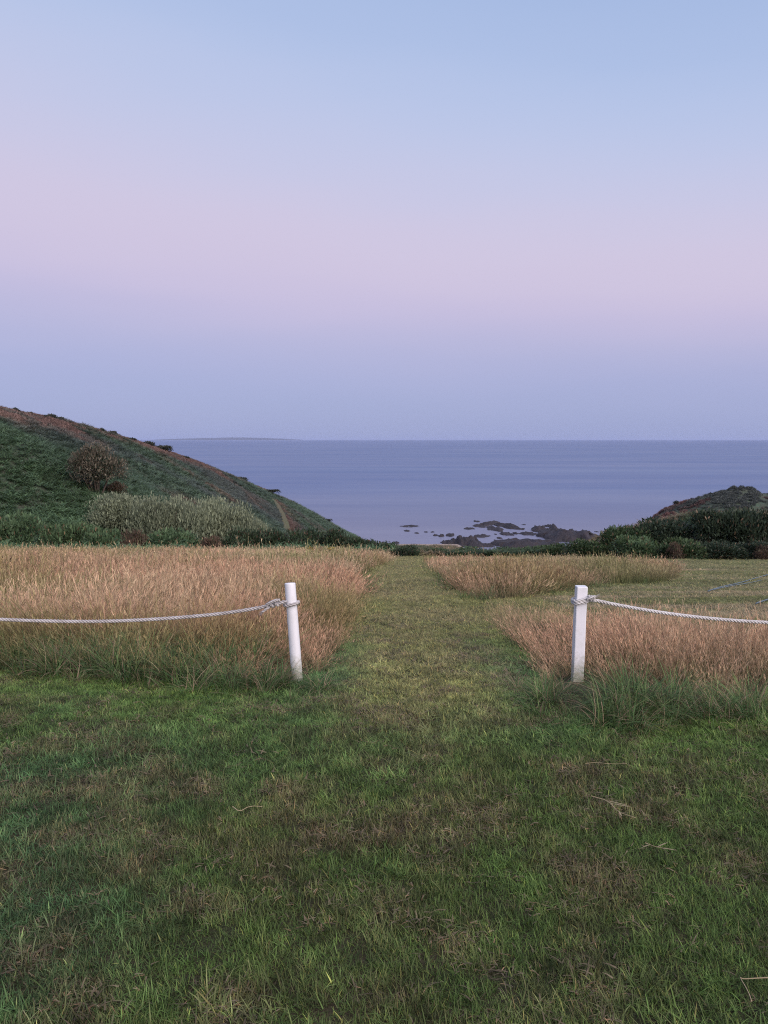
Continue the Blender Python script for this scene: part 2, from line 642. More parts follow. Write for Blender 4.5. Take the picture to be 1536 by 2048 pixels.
def lean_rot(tx, ty, yaw):
    """turn about the vertical first, then lean towards (tx, ty); as XYZ Euler angles"""
    m = np.hypot(tx, ty) + 1e-9
    ax, ay = -ty / m, tx / m
    c, s = np.cos(m), np.sin(m)
    A = np.zeros((len(m), 3, 3))
    A[:, 0, 0] = c + ax * ax * (1 - c); A[:, 0, 1] = ax * ay * (1 - c); A[:, 0, 2] = ay * s
    A[:, 1, 0] = ax * ay * (1 - c); A[:, 1, 1] = c + ay * ay * (1 - c); A[:, 1, 2] = -ax * s
    A[:, 2, 0] = -ay * s; A[:, 2, 1] = ax * s; A[:, 2, 2] = c
    B = np.zeros_like(A)
    B[:, 0, 0] = np.cos(yaw); B[:, 0, 1] = -np.sin(yaw); B[:, 1, 0] = np.sin(yaw); B[:, 1, 1] = np.cos(yaw); B[:, 2, 2] = 1
    M = A @ B
    return np.stack([np.arctan2(M[:, 2, 1], M[:, 2, 2]), -np.arcsin(np.clip(M[:, 2, 0], -1, 1)), np.arctan2(M[:, 1, 0], M[:, 0, 0])], -1)


TAN = np.array([0.42, 0.285, 0.185])
GRN = np.array([0.085, 0.125, 0.045])

# ---- lawn tufts (the tint carries the colour)
def lawn_tuft(n, rad, l0, l1, w, lean=(0.2, 1.1), segs=2):
    G = Geo()
    b = np.stack([rng.normal(0, rad, n), rng.normal(0, rad, n), np.full(n, -0.004)], -1)
    k = u(0.6, 1.4, n)[:, None] * np.array([1, 1, 1])
    dry = (rng.random(n) < 0.11)[:, None]
    k = np.where(dry, k * np.array([1.95, 1.55, 1.4]), k)
    blades(G, b, u(l0, l1, n), u(w * 0.7, w * 1.3, n), u(0, 6.283, n), u(*lean, n), u(0.2, 1.0, n), k * 0.85, k * 1.1, segs)
    return G.mesh('tuft')


C_LAWN = sources('lawn_tufts', [lawn_tuft(20, 0.026, 0.018, 0.046, 0.0030) for _ in range(6)] +
                 [lawn_tuft(9, 0.02, 0.035, 0.070, 0.0042, (0.4, 1.2), 3) for _ in range(4)] +
                 [lawn_tuft(12, 0.03, 0.025, 0.055, 0.0048, (1.15, 1.5), 2) for _ in range(3)], M_INST)

# plan shapes, from where their feet stand on the ground
HAY_LEFT = plan([(-260, 1345), (0, 1345), (200, 1350), (330, 1362), (480, 1372), (600, 1362), (640, 1345), (672, 1310), (690, 1270), (703, 1240),
                 (712, 1215), (705, 1190), (690, 1172), (715, 1152), (742, 1138), (792, 1121), (640, 1116), (400, 1115), (0, 1115), (-200, 1114)])
HAY_NEAR = plan([(1092, 1400), (1130, 1425), (1200, 1448), (1300, 1440), (1340, 1425), (1440, 1428), (1560, 1432), (1800, 1440),
                 (1800, 1300), (1536, 1290), (1350, 1275), (1180, 1258), (1060, 1243), (1000, 1238), (985, 1246), (1020, 1275), (1058, 1310), (1078, 1350)])
HAY_RIGHT = plan([(848, 1121), (862, 1137), (890, 1163), (925, 1187), (965, 1203), (1010, 1200), (1100, 1188), (1200, 1172), (1345, 1164),
                  (1352, 1142), (1250, 1135), (1000, 1131), (866, 1128)])


def in_hay(x, y):
    return in_poly(x, y, HAY_LEFT) | in_poly(x, y, HAY_NEAR) | in_poly(x, y, HAY_RIGHT)


def lawn_points():
    out = []
    for y0, y1, dens, sc in ((1.2, 3.2, 2300, 0.9), (3.2, 5.2, 1700, 1.0), (5.2, 8, 1000, 1.25), (8, 14, 480, 1.7), (14, 24, 190, 2.5), (24, 40, 80, 3.6)):
        w = 0.56 * y1 + 2.2
        n = int(dens * (y1 - y0) * 2 * w)
        x = u(-w, w, n); y = u(y0, y1, n)
        k = np.abs(x) < 0.56 * y + 2.2
        out.append(np.stack([x[k], y[k], np.full(k.sum(), sc)], -1))
    A = np.concatenate(out)
    hay = in_hay(A[:, 0], A[:, 1])
    return A[~hay]


A = lawn_points()
lx, ly, ls = A[:, 0], A[:, 1], A[:, 2]
px_of = 768 + F * lx / np.maximum(ly, 0.1)
n_a = fbm(lx * 1.1, ly * 1.1, 31, 4); n_b = fbm(lx * 4.5, ly * 4.5, 41, 4); n_c = fbm(lx * 0.45, ly * 0.45, 51, 3)
dhay = np.minimum(np.minimum(dist_poly(lx, ly, HAY_LEFT), dist_poly(lx, ly, HAY_NEAR)), dist_poly(lx, ly, HAY_RIGHT))
pathmid = np.exp(-((lx - 0.25 - 0.012 * ly) / 0.75) ** 2)
dryness = 0.9 * (n_a - 0.5) + 2.6 * (n_b - 0.5) + 0.40 * pathmid * sst(1.5, 6, ly) + 0.2 * sst(5, 12, ly) + 0.7 * (fbm(lx * 0.35, ly * 1.6, 57, 4) - 0.5) * sst(4, 6, ly) - 0.30 - 0.5 * np.exp(-dhay / 0.25) * sst(3, 5, ly)
dryness += 0.50 * np.exp(-((lx + 0.15) / 0.5) ** 2 - ((ly - 2.95) / 0.45) ** 2) + 0.35 * np.exp(-((lx - 0.75) / 0.3) ** 2 - ((ly - 2.0) / 0.3) ** 2)
dryness = np.where((lx > 4) & (ly > 9), dryness + 0.35, dryness)
dr = np.clip(dryness * 0.58 + 0.27 + 0.10 * (ly > 5) + rng.normal(0, 0.20, len(lx)), 0, 1)[:, None]
teal = np.clip((n_c - 0.5) * 4 + 0.3, 0, 1)[:, None]
g_col = np.array([0.084, 0.142, 0.033]) * (1 - teal) + np.array([0.064, 0.128, 0.046]) * teal
d_col = np.array([0.165, 0.132, 0.070])
farl = np.maximum(sst(5.0, 9.0, ly), sst(3.4, 5.2, ly) * np.exp(-((lx - 0.28) / 0.55) ** 4))[:, None]
g_col = g_col * (1 - farl) + np.array([0.192, 0.202, 0.068]) * farl
d_col = d_col * (1 - farl) + np.array([0.258, 0.226, 0.112]) * farl
lush = np.exp(-dhay / 0.45)[:, None] * sst(3.2, 4.2, ly)[:, None] * (1 - 0.6 * sst(6.5, 12, ly))[:, None]
g_col = g_col * (1 + 0.55 * lush)
tint = g_col * (1 - dr) + d_col * dr
mown = ((lx > 2.6) & (ly > 8))[:, None]
tint = np.where(mown, tint * np.array([0.80, 0.88, 0.86]), tint)
swath = np.clip((fbm(lx * 0.22 + ly * 0.05, ly * 2.2 - lx * 0.3, 63, 4) - 0.52) * 7, 0, 1)[:, None]
tint = np.where(mown, tint * (1 - 0.75 * swath) + np.array([0.36, 0.29, 0.18]) * 0.75 * swath, tint)
tint = tint * (0.7 + 0.6 * rng.random((len(lx), 1))) * (1 + (1.0 * fbm(lx * 9, ly * 9, 67, 3) - 0.48) * (1.1 - 0.7 * sst(4, 8, ly)))[:, None]
lz = terrain(lx, ly)
rot = np.stack([rng.normal(0, 0.12, len(lx)), rng.normal(0, 0.12, len(lx)), u(0, 6.283, len(lx))], -1)
sc1 = ls * u(0.7, 1.3, len(lx))
hh = sc1 * (0.65 + 0.7 * n_b) * (1 - 0.42 * sst(3.2, 5.5, ly)) * (1 + 0.7 * np.exp(-dhay / 0.10))
scl = np.stack([sc1, sc1, hh / np.sqrt(ls)], -1)
tint = tint * (1 + 0.14 * sst(2.6, 3.8, ly) * (1 - sst(5, 7, ly)))[:, None]
big = (rng.random(len(lx)) < np.clip((fbm(lx * 2.2, ly * 2.2, 61) - 0.42) * 1.6, 0.02, 0.5)) & (dr[:, 0] < 0.6) & (rng.random(len(lx)) > 0.8 * sst(3, 5, ly))
idx = np.where(big, 6 + rng.integers(0, 4, len(lx)), rng.integers(0, 6, len(lx)))
thatch = rng.random(len(lx)) < np.clip((n_b - 0.55) * 0.7 + 0.03, 0.012, 0.14) * (ly < 9) + 0.7 * np.exp(-((lx - 1.12) / 0.16) ** 2 - ((ly - 4.55) / 0.12) ** 2)
idx = np.where(thatch, 10 + rng.integers(0, 3, len(lx)), idx)
tint = np.where(thatch[:, None], np.array([0.215, 0.168, 0.102]) * u(0.6, 1.15, len(lx))[:, None], tint)
tint = tint * np.where(big & ~thatch, 1.22, 1.0)[:, None]
lz = lz + np.where(thatch, 0.014, 0.0)
scatter('lawn_grass', np.stack([lx, ly, lz], -1), rot, scl, tint, C_LAWN, 13, idx)


# ---- dry standing grass
def hay_clump(n, rad, hmin, hmax, w, pan, leaves, lean=0.35):
    G = Geo()
    b = np.stack([rng.normal(0, rad, n), rng.normal(0, rad, n), np.full(n, -0.01)], -1)
    az = np.where(rng.random(n) < 0.6, np.arctan2(b[:, 1], b[:, 0]) + rng.normal(0, 0.7, n), u(0, 6.28, n))
    H = u(hmin, hmax, n)
    k = u(0.75, 1.25, n)[:, None]
    hue = u(0, 1, n)[:, None]
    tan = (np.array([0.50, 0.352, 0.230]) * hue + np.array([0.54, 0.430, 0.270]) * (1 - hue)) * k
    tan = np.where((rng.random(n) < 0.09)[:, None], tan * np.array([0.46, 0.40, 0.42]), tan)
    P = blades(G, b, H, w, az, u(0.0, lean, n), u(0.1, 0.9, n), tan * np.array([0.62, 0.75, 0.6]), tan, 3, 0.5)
    if pan:
        m = pan
        tt = np.repeat(P[:, -1], m, 0) - (np.repeat(P[:, -1] - P[:, -2], m, 0)) * u(0, 1.1, n * m)[:, None]
        a2 = np.repeat(az, m) + rng.normal(0, 1.1, n * m)
        blades(G, tt, u(0.025, 0.065, n * m), w * 1.35, a2, u(0.0, 0.7, n * m), u(0, 0.5, n * m), np.repeat(tan, m, 0) * 1.0,
               np.repeat(tan, m, 0) * np.array([1.12, 1.02, 1.02]), 1, 0.5)
    if leaves:
        bl = np.stack([rng.normal(0, rad * 1.1, leaves), rng.normal(0, rad * 1.1, leaves), np.full(leaves, -0.01)], -1)
        g = u(0, 1, leaves)[:, None]
        gc = np.array([0.085, 0.120, 0.042]) * g + np.array([0.20, 0.155, 0.085]) * (1 - g)
        blades(G, bl, u(0.12, 0.34, leaves), w * 1.4, u(0, 6.28, leaves), u(0.1, 0.8, leaves), u(0.3, 1.5, leaves), gc, gc * 1.2, 3)
    return G.mesh('hay')


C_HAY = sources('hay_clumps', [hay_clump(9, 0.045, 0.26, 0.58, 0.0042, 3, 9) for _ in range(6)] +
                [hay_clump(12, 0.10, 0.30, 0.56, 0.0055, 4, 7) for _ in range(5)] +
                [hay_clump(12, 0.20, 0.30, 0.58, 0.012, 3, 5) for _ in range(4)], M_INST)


def hay_points():
    out = []
    for poly in (HAY_LEFT, HAY_NEAR, HAY_RIGHT):
        for y0, y1, dens, lod in ((3.8, 7.5, 190, 0), (7.5, 12, 110, 0), (12, 20, 58, 1), (20, 46, 24, 2)):
            xa, xb_ = poly[:, 0].min(), poly[:, 0].max()
            w = 0.56 * y1 + 2.8
            xa, xb_ = max(xa, -w), min(xb_, w)
            if xb_ <= xa:
                continue
            n = int(dens * (xb_ - xa) * (y1 - y0))
            x = u(xa, xb_, n); y = u(y0, y1, n)
            k = in_poly(x, y, poly) & (np.abs(x) < 0.56 * y + 2.8)
            out.append(np.stack([x[k], y[k], np.full(k.sum(), lod)], -1))
    return np.concatenate(out)


A = hay_points()
hx, hy, lod = A[:, 0], A[:, 1], A[:, 2].astype(int)
dedge = np.minimum(np.minimum(dist_poly(hx, hy, HAY_LEFT), dist_poly(hx, hy, HAY_NEAR)), dist_poly(hx, hy, HAY_RIGHT))
na = fbm(hx / 2.4, hy / 1.9, 71, 4); nb = fbm(hx / 0.5, hy / 0.5, 81, 3)
front = sst(0.15, 0.9, dedge)
near = 1 - sst(6.0, 7.2, hy)
greenish = np.clip((na - 0.5) * 6.5 + 0.02 + 0.22 * near + 0.22 * near * (hx > 0) + (nb - 0.5) * 1.6, 0, 1)[:, None]
tint = np.array([1.03, 0.98, 0.97]) * (1 - greenish) + np.array([0.57, 0.66, 0.48]) * greenish
pink = np.clip((fbm(hx / 3.1, hy / 3.1, 91, 3) - 0.5) * 3 + 0.5, 0, 1)[:, None]
tint = tint * (np.array([1.07, 0.95, 0.93]) * pink + np.array([0.95, 1.02, 0.98]) * (1 - pink))
tint = tint * (0.8 + 0.4 * nb[:, None]) * u(0.85, 1.15, len(hx))[:, None]
hs = np.where(hy < 12, 0.62 + 0.38 * front, 0.85 + 0.15 * front) * (0.80 + 0.4 * na) * u(0.68, 1.38, len(hx))
hs = hs * np.where(hy < 8, 0.92, 1.0)
fr_y = np.where(hx < 0, 5.75, 5.0)
hs = hs * (0.62 + 0.38 * sst(fr_y - 0.5, fr_y + 0.3, hy + (nb - 0.5)))
lod_base = np.array([0, 6, 11])[lod]; lod_n = np.array([6, 5, 4])[lod]
idx = lod_base + (rng.random(len(hx)) * lod_n).astype(int)
for (qx, qy) in ((hit(594.5, 1362)[0], hit(594.5, 1362)[1]), (hit(1154, 1362)[0], hit(1154, 1362)[1])):
    infront = (np.abs(hx - qx * hy / qy) < 0.13) & (hy < qy + 0.12)
    hs = np.where(infront, hs * 0.22, hs)
wind = 0.10
e_ = 0.06


def dmin_hay(x, y):
    return np.minimum(np.minimum(dist_poly(x, y, HAY_LEFT), dist_poly(x, y, HAY_NEAR)), dist_poly(x, y, HAY_RIGHT))


ogx = -(dmin_hay(hx + e_, hy) - dmin_hay(hx - e_, hy)) / (2 * e_)
ogy = -(dmin_hay(hx, hy + e_) - dmin_hay(hx, hy - e_)) / (2 * e_)
hs = hs * np.where((hx > 0) & (hy < 9), 0.76, 1.0)
outw = 0.65 * np.exp(-dedge / 0.30) * (hy < 16)
flx = (fbm(hx / 0.9, hy / 0.9, 201, 3) - 0.5) * 1.0 + 0.06
fly = (fbm(hx / 0.9, hy / 0.9, 211, 3) - 0.5) * 0.8
bunch = fbm(hx / 0.42, hy / 0.42, 221, 3)
hs = hs * (0.62 + 0.76 * bunch)
hs = hs * np.where((hx > 0) & (hy > 14), 0.80 - 0.16 * sst(17, 26, hy), 1.0 - 0.14 * sst(14, 28, hy))
tint = tint * (0.60 + 0.76 * fbm(hx / 0.33, hy / 0.33, 231, 2))[:, None]
rot = lean_rot(flx + outw * ogx + rng.normal(0, 0.17, len(hx)), fly + outw * ogy + rng.normal(0, 0.17, len(hx)), u(0, 6.283, len(hx)))
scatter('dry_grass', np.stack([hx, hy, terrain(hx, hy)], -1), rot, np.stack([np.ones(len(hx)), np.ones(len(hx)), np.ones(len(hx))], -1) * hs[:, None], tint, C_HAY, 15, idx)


# ---- green tussocks
def tussock(n, rad, l0, l1, w, dark=1.0, straw=0.12):
    G = Geo()
    r = rad * np.sqrt(rng.random(n)); a = u(0, 6.283, n)
    b = np.stack([r * np.cos(a), r * np.sin(a), np.full(n, -0.01)], -1)
    az = a + rng.normal(0, 0.6, n)
    g = u(0, 1, n)[:, None]
    c = (np.array([0.060, 0.120, 0.042]) * g + np.array([0.138, 0.198, 0.062]) * (1 - g)) * dark * u(0.6, 1.35, n)[:, None]
    s = (rng.random(n) < straw)[:, None]
    c = np.where(s, np.array([0.34, 0.245, 0.155]) * u(0.7, 1.2, n)[:, None], c)
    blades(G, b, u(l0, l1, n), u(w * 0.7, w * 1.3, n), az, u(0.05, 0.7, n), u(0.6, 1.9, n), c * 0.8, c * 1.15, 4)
    return G.mesh('tussock')


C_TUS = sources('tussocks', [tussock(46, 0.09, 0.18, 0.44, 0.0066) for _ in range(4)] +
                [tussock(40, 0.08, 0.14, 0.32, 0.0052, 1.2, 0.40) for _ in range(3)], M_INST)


def fringe(pts, n, spread, s0, s1, dark):
    """tussocks strewn along a line of ground points"""
    P = plan(pts)
    seg = np.hypot(*np.diff(P, axis=0).T); cum = np.concatenate([[0], np.cumsum(seg)])
    t = u(0, cum[-1], n)
    x = np.interp(t, cum, P[:, 0]) + rng.normal(0, spread, n) * 0.6
    y = np.interp(t, cum, P[:, 1]) + rng.normal(0, spread, n)
    s = u(s0, s1, n)
    tnt = np.array([1, 1, 1]) * u(0.75, 1.2, n)[:, None] * dark
    return np.stack([x, y, s], -1), tnt


fr = [fringe([(-60, 1335), (0, 1338), (120, 1345), (250, 1350), (380, 1362), (480, 1372), (590, 1372)], 120, 0.16, 0.5, 1.0, 0.95),
      fringe([(60, 1320), (250, 1322), (420, 1325), (560, 1325)], 80, 0.22, 0.6, 1.1, 1.15),
      fringe([(600, 1368), (650, 1340), (690, 1290), (712, 1230), (715, 1190), (740, 1145)], 60, 0.10, 0.3, 0.6, 1.0),
      fringe([(1095, 1400), (1130, 1425), (1200, 1445), (1300, 1440)], 60, 0.13, 0.5, 0.95, 0.95),
      fringe([(1300, 1435), (1440, 1425), (1560, 1425)], 50, 0.12, 0.45, 0.85, 1.15),
      fringe([(1080, 1360), (1060, 1310), (1010, 1262), (990, 1243)], 26, 0.10, 0.3, 0.6, 1.05),
      fringe([(860, 1137), (890, 1165), (925, 1188), (965, 1204), (1010, 1200), (1100, 1188), (1200, 1173), (1345, 1165)], 46, 0.25, 0.5, 1.1, 1.05)]
T = np.concatenate([f[0] for f in fr])
for qp in (hit(594.5, 1362), hit(1154, 1362)):
    T[:, 2] *= np.where((np.abs(T[:, 0] - qp[0] * T[:, 1] / qp[1]) < 0.16) & (T[:, 1] < qp[1] + 0.1), 0.4, 1.0); tn = np.concatenate([f[1] for f in fr])
rot = np.stack([rng.normal(0, 0.2, len(T)), rng.normal(0, 0.2, len(T)), u(0, 6.28, len(T))], -1)
scatter('tussock_grass', np.stack([T[:, 0], T[:, 1], terrain(T[:, 0], T[:, 1])], -1), rot, T[:, 2:3] * np.ones((1, 3)), tn, C_TUS, 7)


# ---- bracken and heath
def bracken(nf, L, pairs, w=0.075):
    G = Geo()
    az = np.linspace(0, 6.283, nf, endpoint=False) + rng.normal(0, 0.35, nf)
    c = u(0.75, 1.25, nf)[:, None] * np.array([1, 1, 1])
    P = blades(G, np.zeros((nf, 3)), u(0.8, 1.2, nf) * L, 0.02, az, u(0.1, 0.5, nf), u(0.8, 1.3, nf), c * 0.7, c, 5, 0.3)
    for f in range(nf):
        t = np.linspace(0.3, 0.97, pairs)
        q = np.stack([np.interp(t, np.linspace(0, 1, 6), P[f, :, i]) for i in range(3)], -1)
        for sgn in (-1, 1):
            ln = 0.36 * L * (1.05 - t) * u(0.8, 1.2, pairs)
            blades(G, q, ln, w * L, az[f] + sgn * 1.15 + rng.normal(0, 0.1, pairs), u(1.2, 1.6, pairs), u(0.0, 0.5, pairs),
                   c[f] * 0.95, c[f] * u(0.9, 1.2, pairs)[:, None], 1, 0.25, 0, u(0, 6.28, pairs) * 0 + az[f] + rng.normal(0, .15, pairs))
    return G.mesh('bracken')


def heath(n, r, h):
    G = Geo()
    a = u(0, 6.283, n); q = r * np.sqrt(rng.random(n))
    b = np.stack([q * np.cos(a), q * np.sin(a), np.full(n, -0.02)], -1)
    k = u(0.6, 1.4, n)[:, None] * np.array([1, 1, 1])
    blades(G, b, u(0.5, 1, n) * h * (1.15 - 0.6 * q / r), u(0.04, 0.08, n), a + rng.normal(0, 0.8, n), u(0, 0.6, n), rng.normal(0, 0.3, n), k * 0.9, k, 2, 0.4, 1)
    return G.mesh('heath')


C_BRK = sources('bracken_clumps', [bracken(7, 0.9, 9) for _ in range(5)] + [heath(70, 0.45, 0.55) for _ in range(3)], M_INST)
B_G1 = np.array([0.104, 0.160, 0.100]); B_G2 = np.array([0.130, 0.180, 0.104]); B_BR = np.array([0.200, 0.128, 0.104]); B_DK = np.array([0.112, 0.118, 0.120])  # hill greens raised and blued: distance haze put into the plant colour

n = 150000
bx = u(-115, 5, n); by = 43 + 235 * rng.random(n) ** 1.9
bpx = 768 + F * bx / by
xb_ = np.interp(by, BY, BX); xr_ = np.interp(by, RY, RX)
s_ = (xb_ - bx) / (xb_ - xr_)
bz = terrain(bx, by)
keep = (bpx > -160) & (bpx < 800) & (s_ > -0.3) & (s_ < 1.25) & (bz > SEA + 0.6)
keep &= ~((by < 45.5) & (rng.random(n) < 0.5))
bx, by, bz, s_ = bx[keep], by[keep], bz[keep], s_[keep]
n = len(bx)
TRACK = [(576, 1064), (571, 1045), (563, 1025), (554, 1008), (546, 999)]
_tp = np.array([hit(a, b, 60)[:2] for a, b in TRACK])
dtr = np.full(len(bx), 1e9)
for _a, _b in zip(_tp[:-1], _tp[1:]):
    ab = _b - _a
    tt = np.clip(((bx - _a[0]) * ab[0] + (by - _a[1]) * ab[1]) / (ab @ ab), 0, 1)
    dtr = np.minimum(dtr, np.hypot(bx - _a[0] - tt * ab[0], by - _a[1] - tt * ab[1]))
dtr_side = bx - np.interp(by, _tp[:, 1], _tp[:, 0])
kk = dtr > 0.9
bx, by, bz, s_, dtr, dtr_side = bx[kk], by[kk], bz[kk], s_[kk], dtr[kk], dtr_side[kk]; n = len(bx)
na = fbm(bx / 9, by / 9, 101, 4); nb = fbm(bx / 2.5, by / 2.5, 111, 3); nc = fbm(bx / 26, by / 26, 121, 3)
brown = np.clip((s_ - 0.66) * 6 + (na - 0.5) * 3.6, 0, 1) * sst(60, 95, by)
brown = np.maximum(brown, np.clip((na - 0.66) * 7, 0, 1) * 0.8)
brown = np.where((dtr < 6) & (dtr_side > 0), np.maximum(brown, 1.1 * (1 - dtr / 6)), brown)
brown = np.clip(brown, 0, 1)
brown = brown * (0.45 + 0.55 * (fbm(bx / 4, by / 4, 151, 3) > 0.42))
darkh = np.clip((nc - 0.47) * 5 + (s_ - 0.35) * 1.6 + (na - 0.5) * 2, 0, 1) * sst(65, 110, by)
c = B_G1 * (1 - nb[:, None]) + B_G2 * nb[:, None]
c = c * (1 - 0.75 * darkh[:, None]) + B_DK * 0.75 * darkh[:, None]
c = c * (1 - brown[:, None]) + B_BR * brown[:, None]
nearb = (1 - sst(58, 100, by))[:, None] * 0.75
c = c * (1 - nearb) + np.array([0.125, 0.205, 0.088]) * nearb
c = c * u(0.75, 1.3, n)[:, None] * (0.75 + 0.5 * fbm(bx / 6, by / 14, 161, 3))[:, None]
isheath = (brown > 0.5) | (darkh > 0.65 + 0.3 * rng.random(n))
idx = np.where(isheath, 5 + rng.integers(0, 3, n), rng.integers(0, 5, n))
sc = u(0.6, 1.15, n) * np.where(by < 62, 0.95, 0.95) * (0.7 + 0.6 * nb)
rot = np.stack([rng.normal(0, 0.15, n), rng.normal(0, 0.15, n), u(0, 6.28, n)], -1)
scatter('hill_bracken', np.stack([bx, by, bz], -1), rot, np.stack([sc, sc, sc * u(0.7, 1.1, n)], -1), c, C_BRK, 8, idx)

# valley floor, right bank and headland cover
n = 30000
vx = u(-16, 60, n); vy = 42.5 + 170 * rng.random(n) ** 1.8
vz = terrain(vx, vy)
vpx = 768 + F * vx / vy
keep = (vpx < 1720) & (vz > SEA + 1.0) & (vx > np.interp(vy, BY, BX) - 1)
vx, vy, vz = vx[keep], vy[keep], vz[keep]; n = len(vx)
n2 = 7000
wx = u(44, 125, n2); wy = u(125, 215, n2); wz = terrain(wx, wy)
k2 = (wz > SEA + 3) & (768 + F * wx / wy < 1720)
wx, wy, wz = wx[k2], wy[k2], wz[k2]
na = fbm(vx / 5, vy / 5, 131, 4)
c1_ = np.where((na > 0.56)[:, None], np.array([0.20, 0.155, 0.085]), np.array([0.068, 0.105, 0.046])) * u(0.75, 1.25, n)[:, None]
bank_top = (sst(8, 14, vx) * sst(44, 47, vy))[:, None]
c1_ = c1_ * (1 - 0.55 * bank_top) + np.array([0.30, 0.21, 0.13]) * 0.55 * bank_top
nd = fbm(wx / 9, wy / 9, 141, 4)
low = np.clip((-13.5 - wz) * 0.35 + (nd - 0.5) * 4, 0, 1)[:, None]
c2_ = (np.array([0.085, 0.095, 0.085]) * (1 - low) + np.array([0.20, 0.105, 0.09]) * low) * u(0.75, 1.25, len(wx))[:, None]
X = np.concatenate([vx, wx]); Y = np.concatenate([vy, wy]); Z = np.concatenate([vz, wz]); C = np.concatenate([c1_, c2_])
n = len(X)
sc = np.concatenate([u(0.45, 0.9, len(vx)) * (1 + sst(60, 120, vy)), u(0.9, 1.7, len(wx))])
idx = np.where(rng.random(n) < 0.5, rng.integers(0, 5, n), 5 + rng.integers(0, 3, n))
idx[len(vx):] = 5 + rng.integers(0, 3, len(wx))
rot = np.stack([rng.normal(0, 0.15, n), rng.normal(0, 0.15, n), u(0, 6.28, n)], -1)
scatter('heath_scrub', np.stack([X, Y, Z], -1), rot, np.stack([sc, sc, sc * u(0.6, 1.0, n)], -1), C, C_BRK, 8, idx)

# ------------------------------------------------------------------ hill path
def strip_path(name, pix, width, mat, lift=0.03):
    P = np.array([hit(a, b, 60) for a, b in pix])
    t = np.linspace(0, len(P) - 1, 40)
    C_ = np.stack([np.interp(t, np.arange(len(P)), P[:, i]) for i in range(3)], -1)
    T_ = np.gradient(C_, axis=0)[:, :2]; T_ /= np.linalg.norm(T_, axis=1)[:, None]
    Nn = np.stack([-T_[:, 1], T_[:, 0]], -1)
    V = []
    for k in np.linspace(-0.5, 0.5, 5):
        q = C_[:, :2] + Nn * width * k
        V.append(np.stack([q[:, 0], q[:, 1], terrain(q[:, 0], q[:, 1]) + lift + 0.12], -1))
    V = np.stack(V, 1).reshape(-1, 3)
    i, j = np.meshgrid(np.arange(39), np.arange(4), indexing='ij')
    k = i * 5 + j
    Q = np.stack([k, k + 1, k + 6, k + 5], -1).reshape(-1, 4)
    o = link(name, mesh_np(name, V, Q, None, True), mat)
    o['kind'] = 'structure'
    return o


M_TRACK = ground_mat('track_turf', ((0.100, 0.105, 0.055), (0.12, 0.10, 0.065), (0.11, 0.10, 0.06)), (0.2, 1.0, 5.0))

# ------------------------------------------------------------------ shrubs
def lumps_for(wd, ht, dp, k):
    L_ = []
    for i in range(k):
        a = u(0, 6.283, 1)[0]; q = math.sqrt(rng.random()) * 0.72
        x = q * math.cos(a) * wd / 2; y = q * math.sin(a) * dp / 2
        r = rng.uniform(0.20, 0.34) * min(wd, ht * 1.6)
        zt = ht * (1 - 0.45 * q * q) * rng.uniform(0.55, 1.0) - r * 0.7
        L_.append((x, y, max(zt, r * 0.4), r))
    return np.array(L_)


def leafy_crown(wd, ht, dp, k, n, leaf, c_lo, c_hi, upright=0.0, long=1.8, dry=None):
    G = Geo()
    Lm = lumps_for(wd, ht, dp, k)
    w = Lm[:, 3] ** 2; li = rng.choice(k, n, p=w / w.sum())
    d = rng.normal(0, 1, (n, 3)); d /= np.linalg.norm(d, axis=1)[:, None]
    d[:, 2] = np.where(d[:, 2] < -0.5, -d[:, 2], d[:, 2])
    rr = Lm[li, 3] * u(0.55, 1.08, n)
    P = Lm[li, :3] + d * rr[:, None] * np.array([1, 1, 0.9])
    P[:, 2] = np.abs(P[:, 2])
    az = np.arctan2(d[:, 1], d[:, 0]) + rng.normal(0, 0.7, n)
    lean = np.where(rng.random(n) < upright, u(0, 0.5, n), np.arccos(np.clip(d[:, 2], -1, 1)) * 0.8 + rng.normal(0, 0.5, n))
    ln = u(0.7, 1.3, n) * leaf * long
    mixl = np.clip(rng.random(k)[li] * 0.6 + rng.random(n) * 0.4, 0, 1)[:, None]
    c = np.array(c_lo) * (1 - mixl) + np.array(c_hi) * mixl
    if dry is not None:
        m = (rng.random(n) < dry[0])[:, None]
        c = np.where(m, np.array(dry[1]) * u(0.7, 1.2, n)[:, None], c)
    c = c * u(0.75, 1.25, n)[:, None]
    blades(G, P, ln, leaf * u(0.7, 1.3, n), az, lean, rng.normal(0.3, 0.3, n), c * 0.92, c, 2, 0.15, 1, az + np.pi / 2 + rng.normal(0, 0.6, n))
    return G.mesh('foliage'), Lm


def stems_mesh(Lm, col, r0=0.05):
    G = Geo()
    for (x, y, z, r) in Lm:
        t = np.linspace(0, 1, 5)[:, None]
        a = np.array([x * 0.25, y * 0.25, -0.15]); b = np.array([x, y, z + r * 0.3])
        mid = (a + b) / 2 + rng.normal(0, 0.12, 3) * r
        p = a * (1 - t) ** 2 + 2 * mid * t * (1 - t) + b * t ** 2
        V, Q = tube(p, np.linspace(r0, r0 * 0.3, 5), 6)
        G.add(V, Q, np.array(col))
    return G.mesh('stems')


def make_shrub(name, wd, ht, dp, k, n, leaf, c_lo, c_hi, upright=0.0, long=1.8, dry=None, stem=(0.11, 0.085, 0.06), r0=0.05, crown='foliage', wood='stems'):
    root = empty(name, (0, 0, 0))
    fm, Lm = leafy_crown(wd, ht, dp, k, n, leaf, c_lo, c_hi, upright, long, dry)
    link(crown, fm, M_VEG, root)
    link(wood, stems_mesh(Lm, stem, r0), M_WOODY, root)
    return root


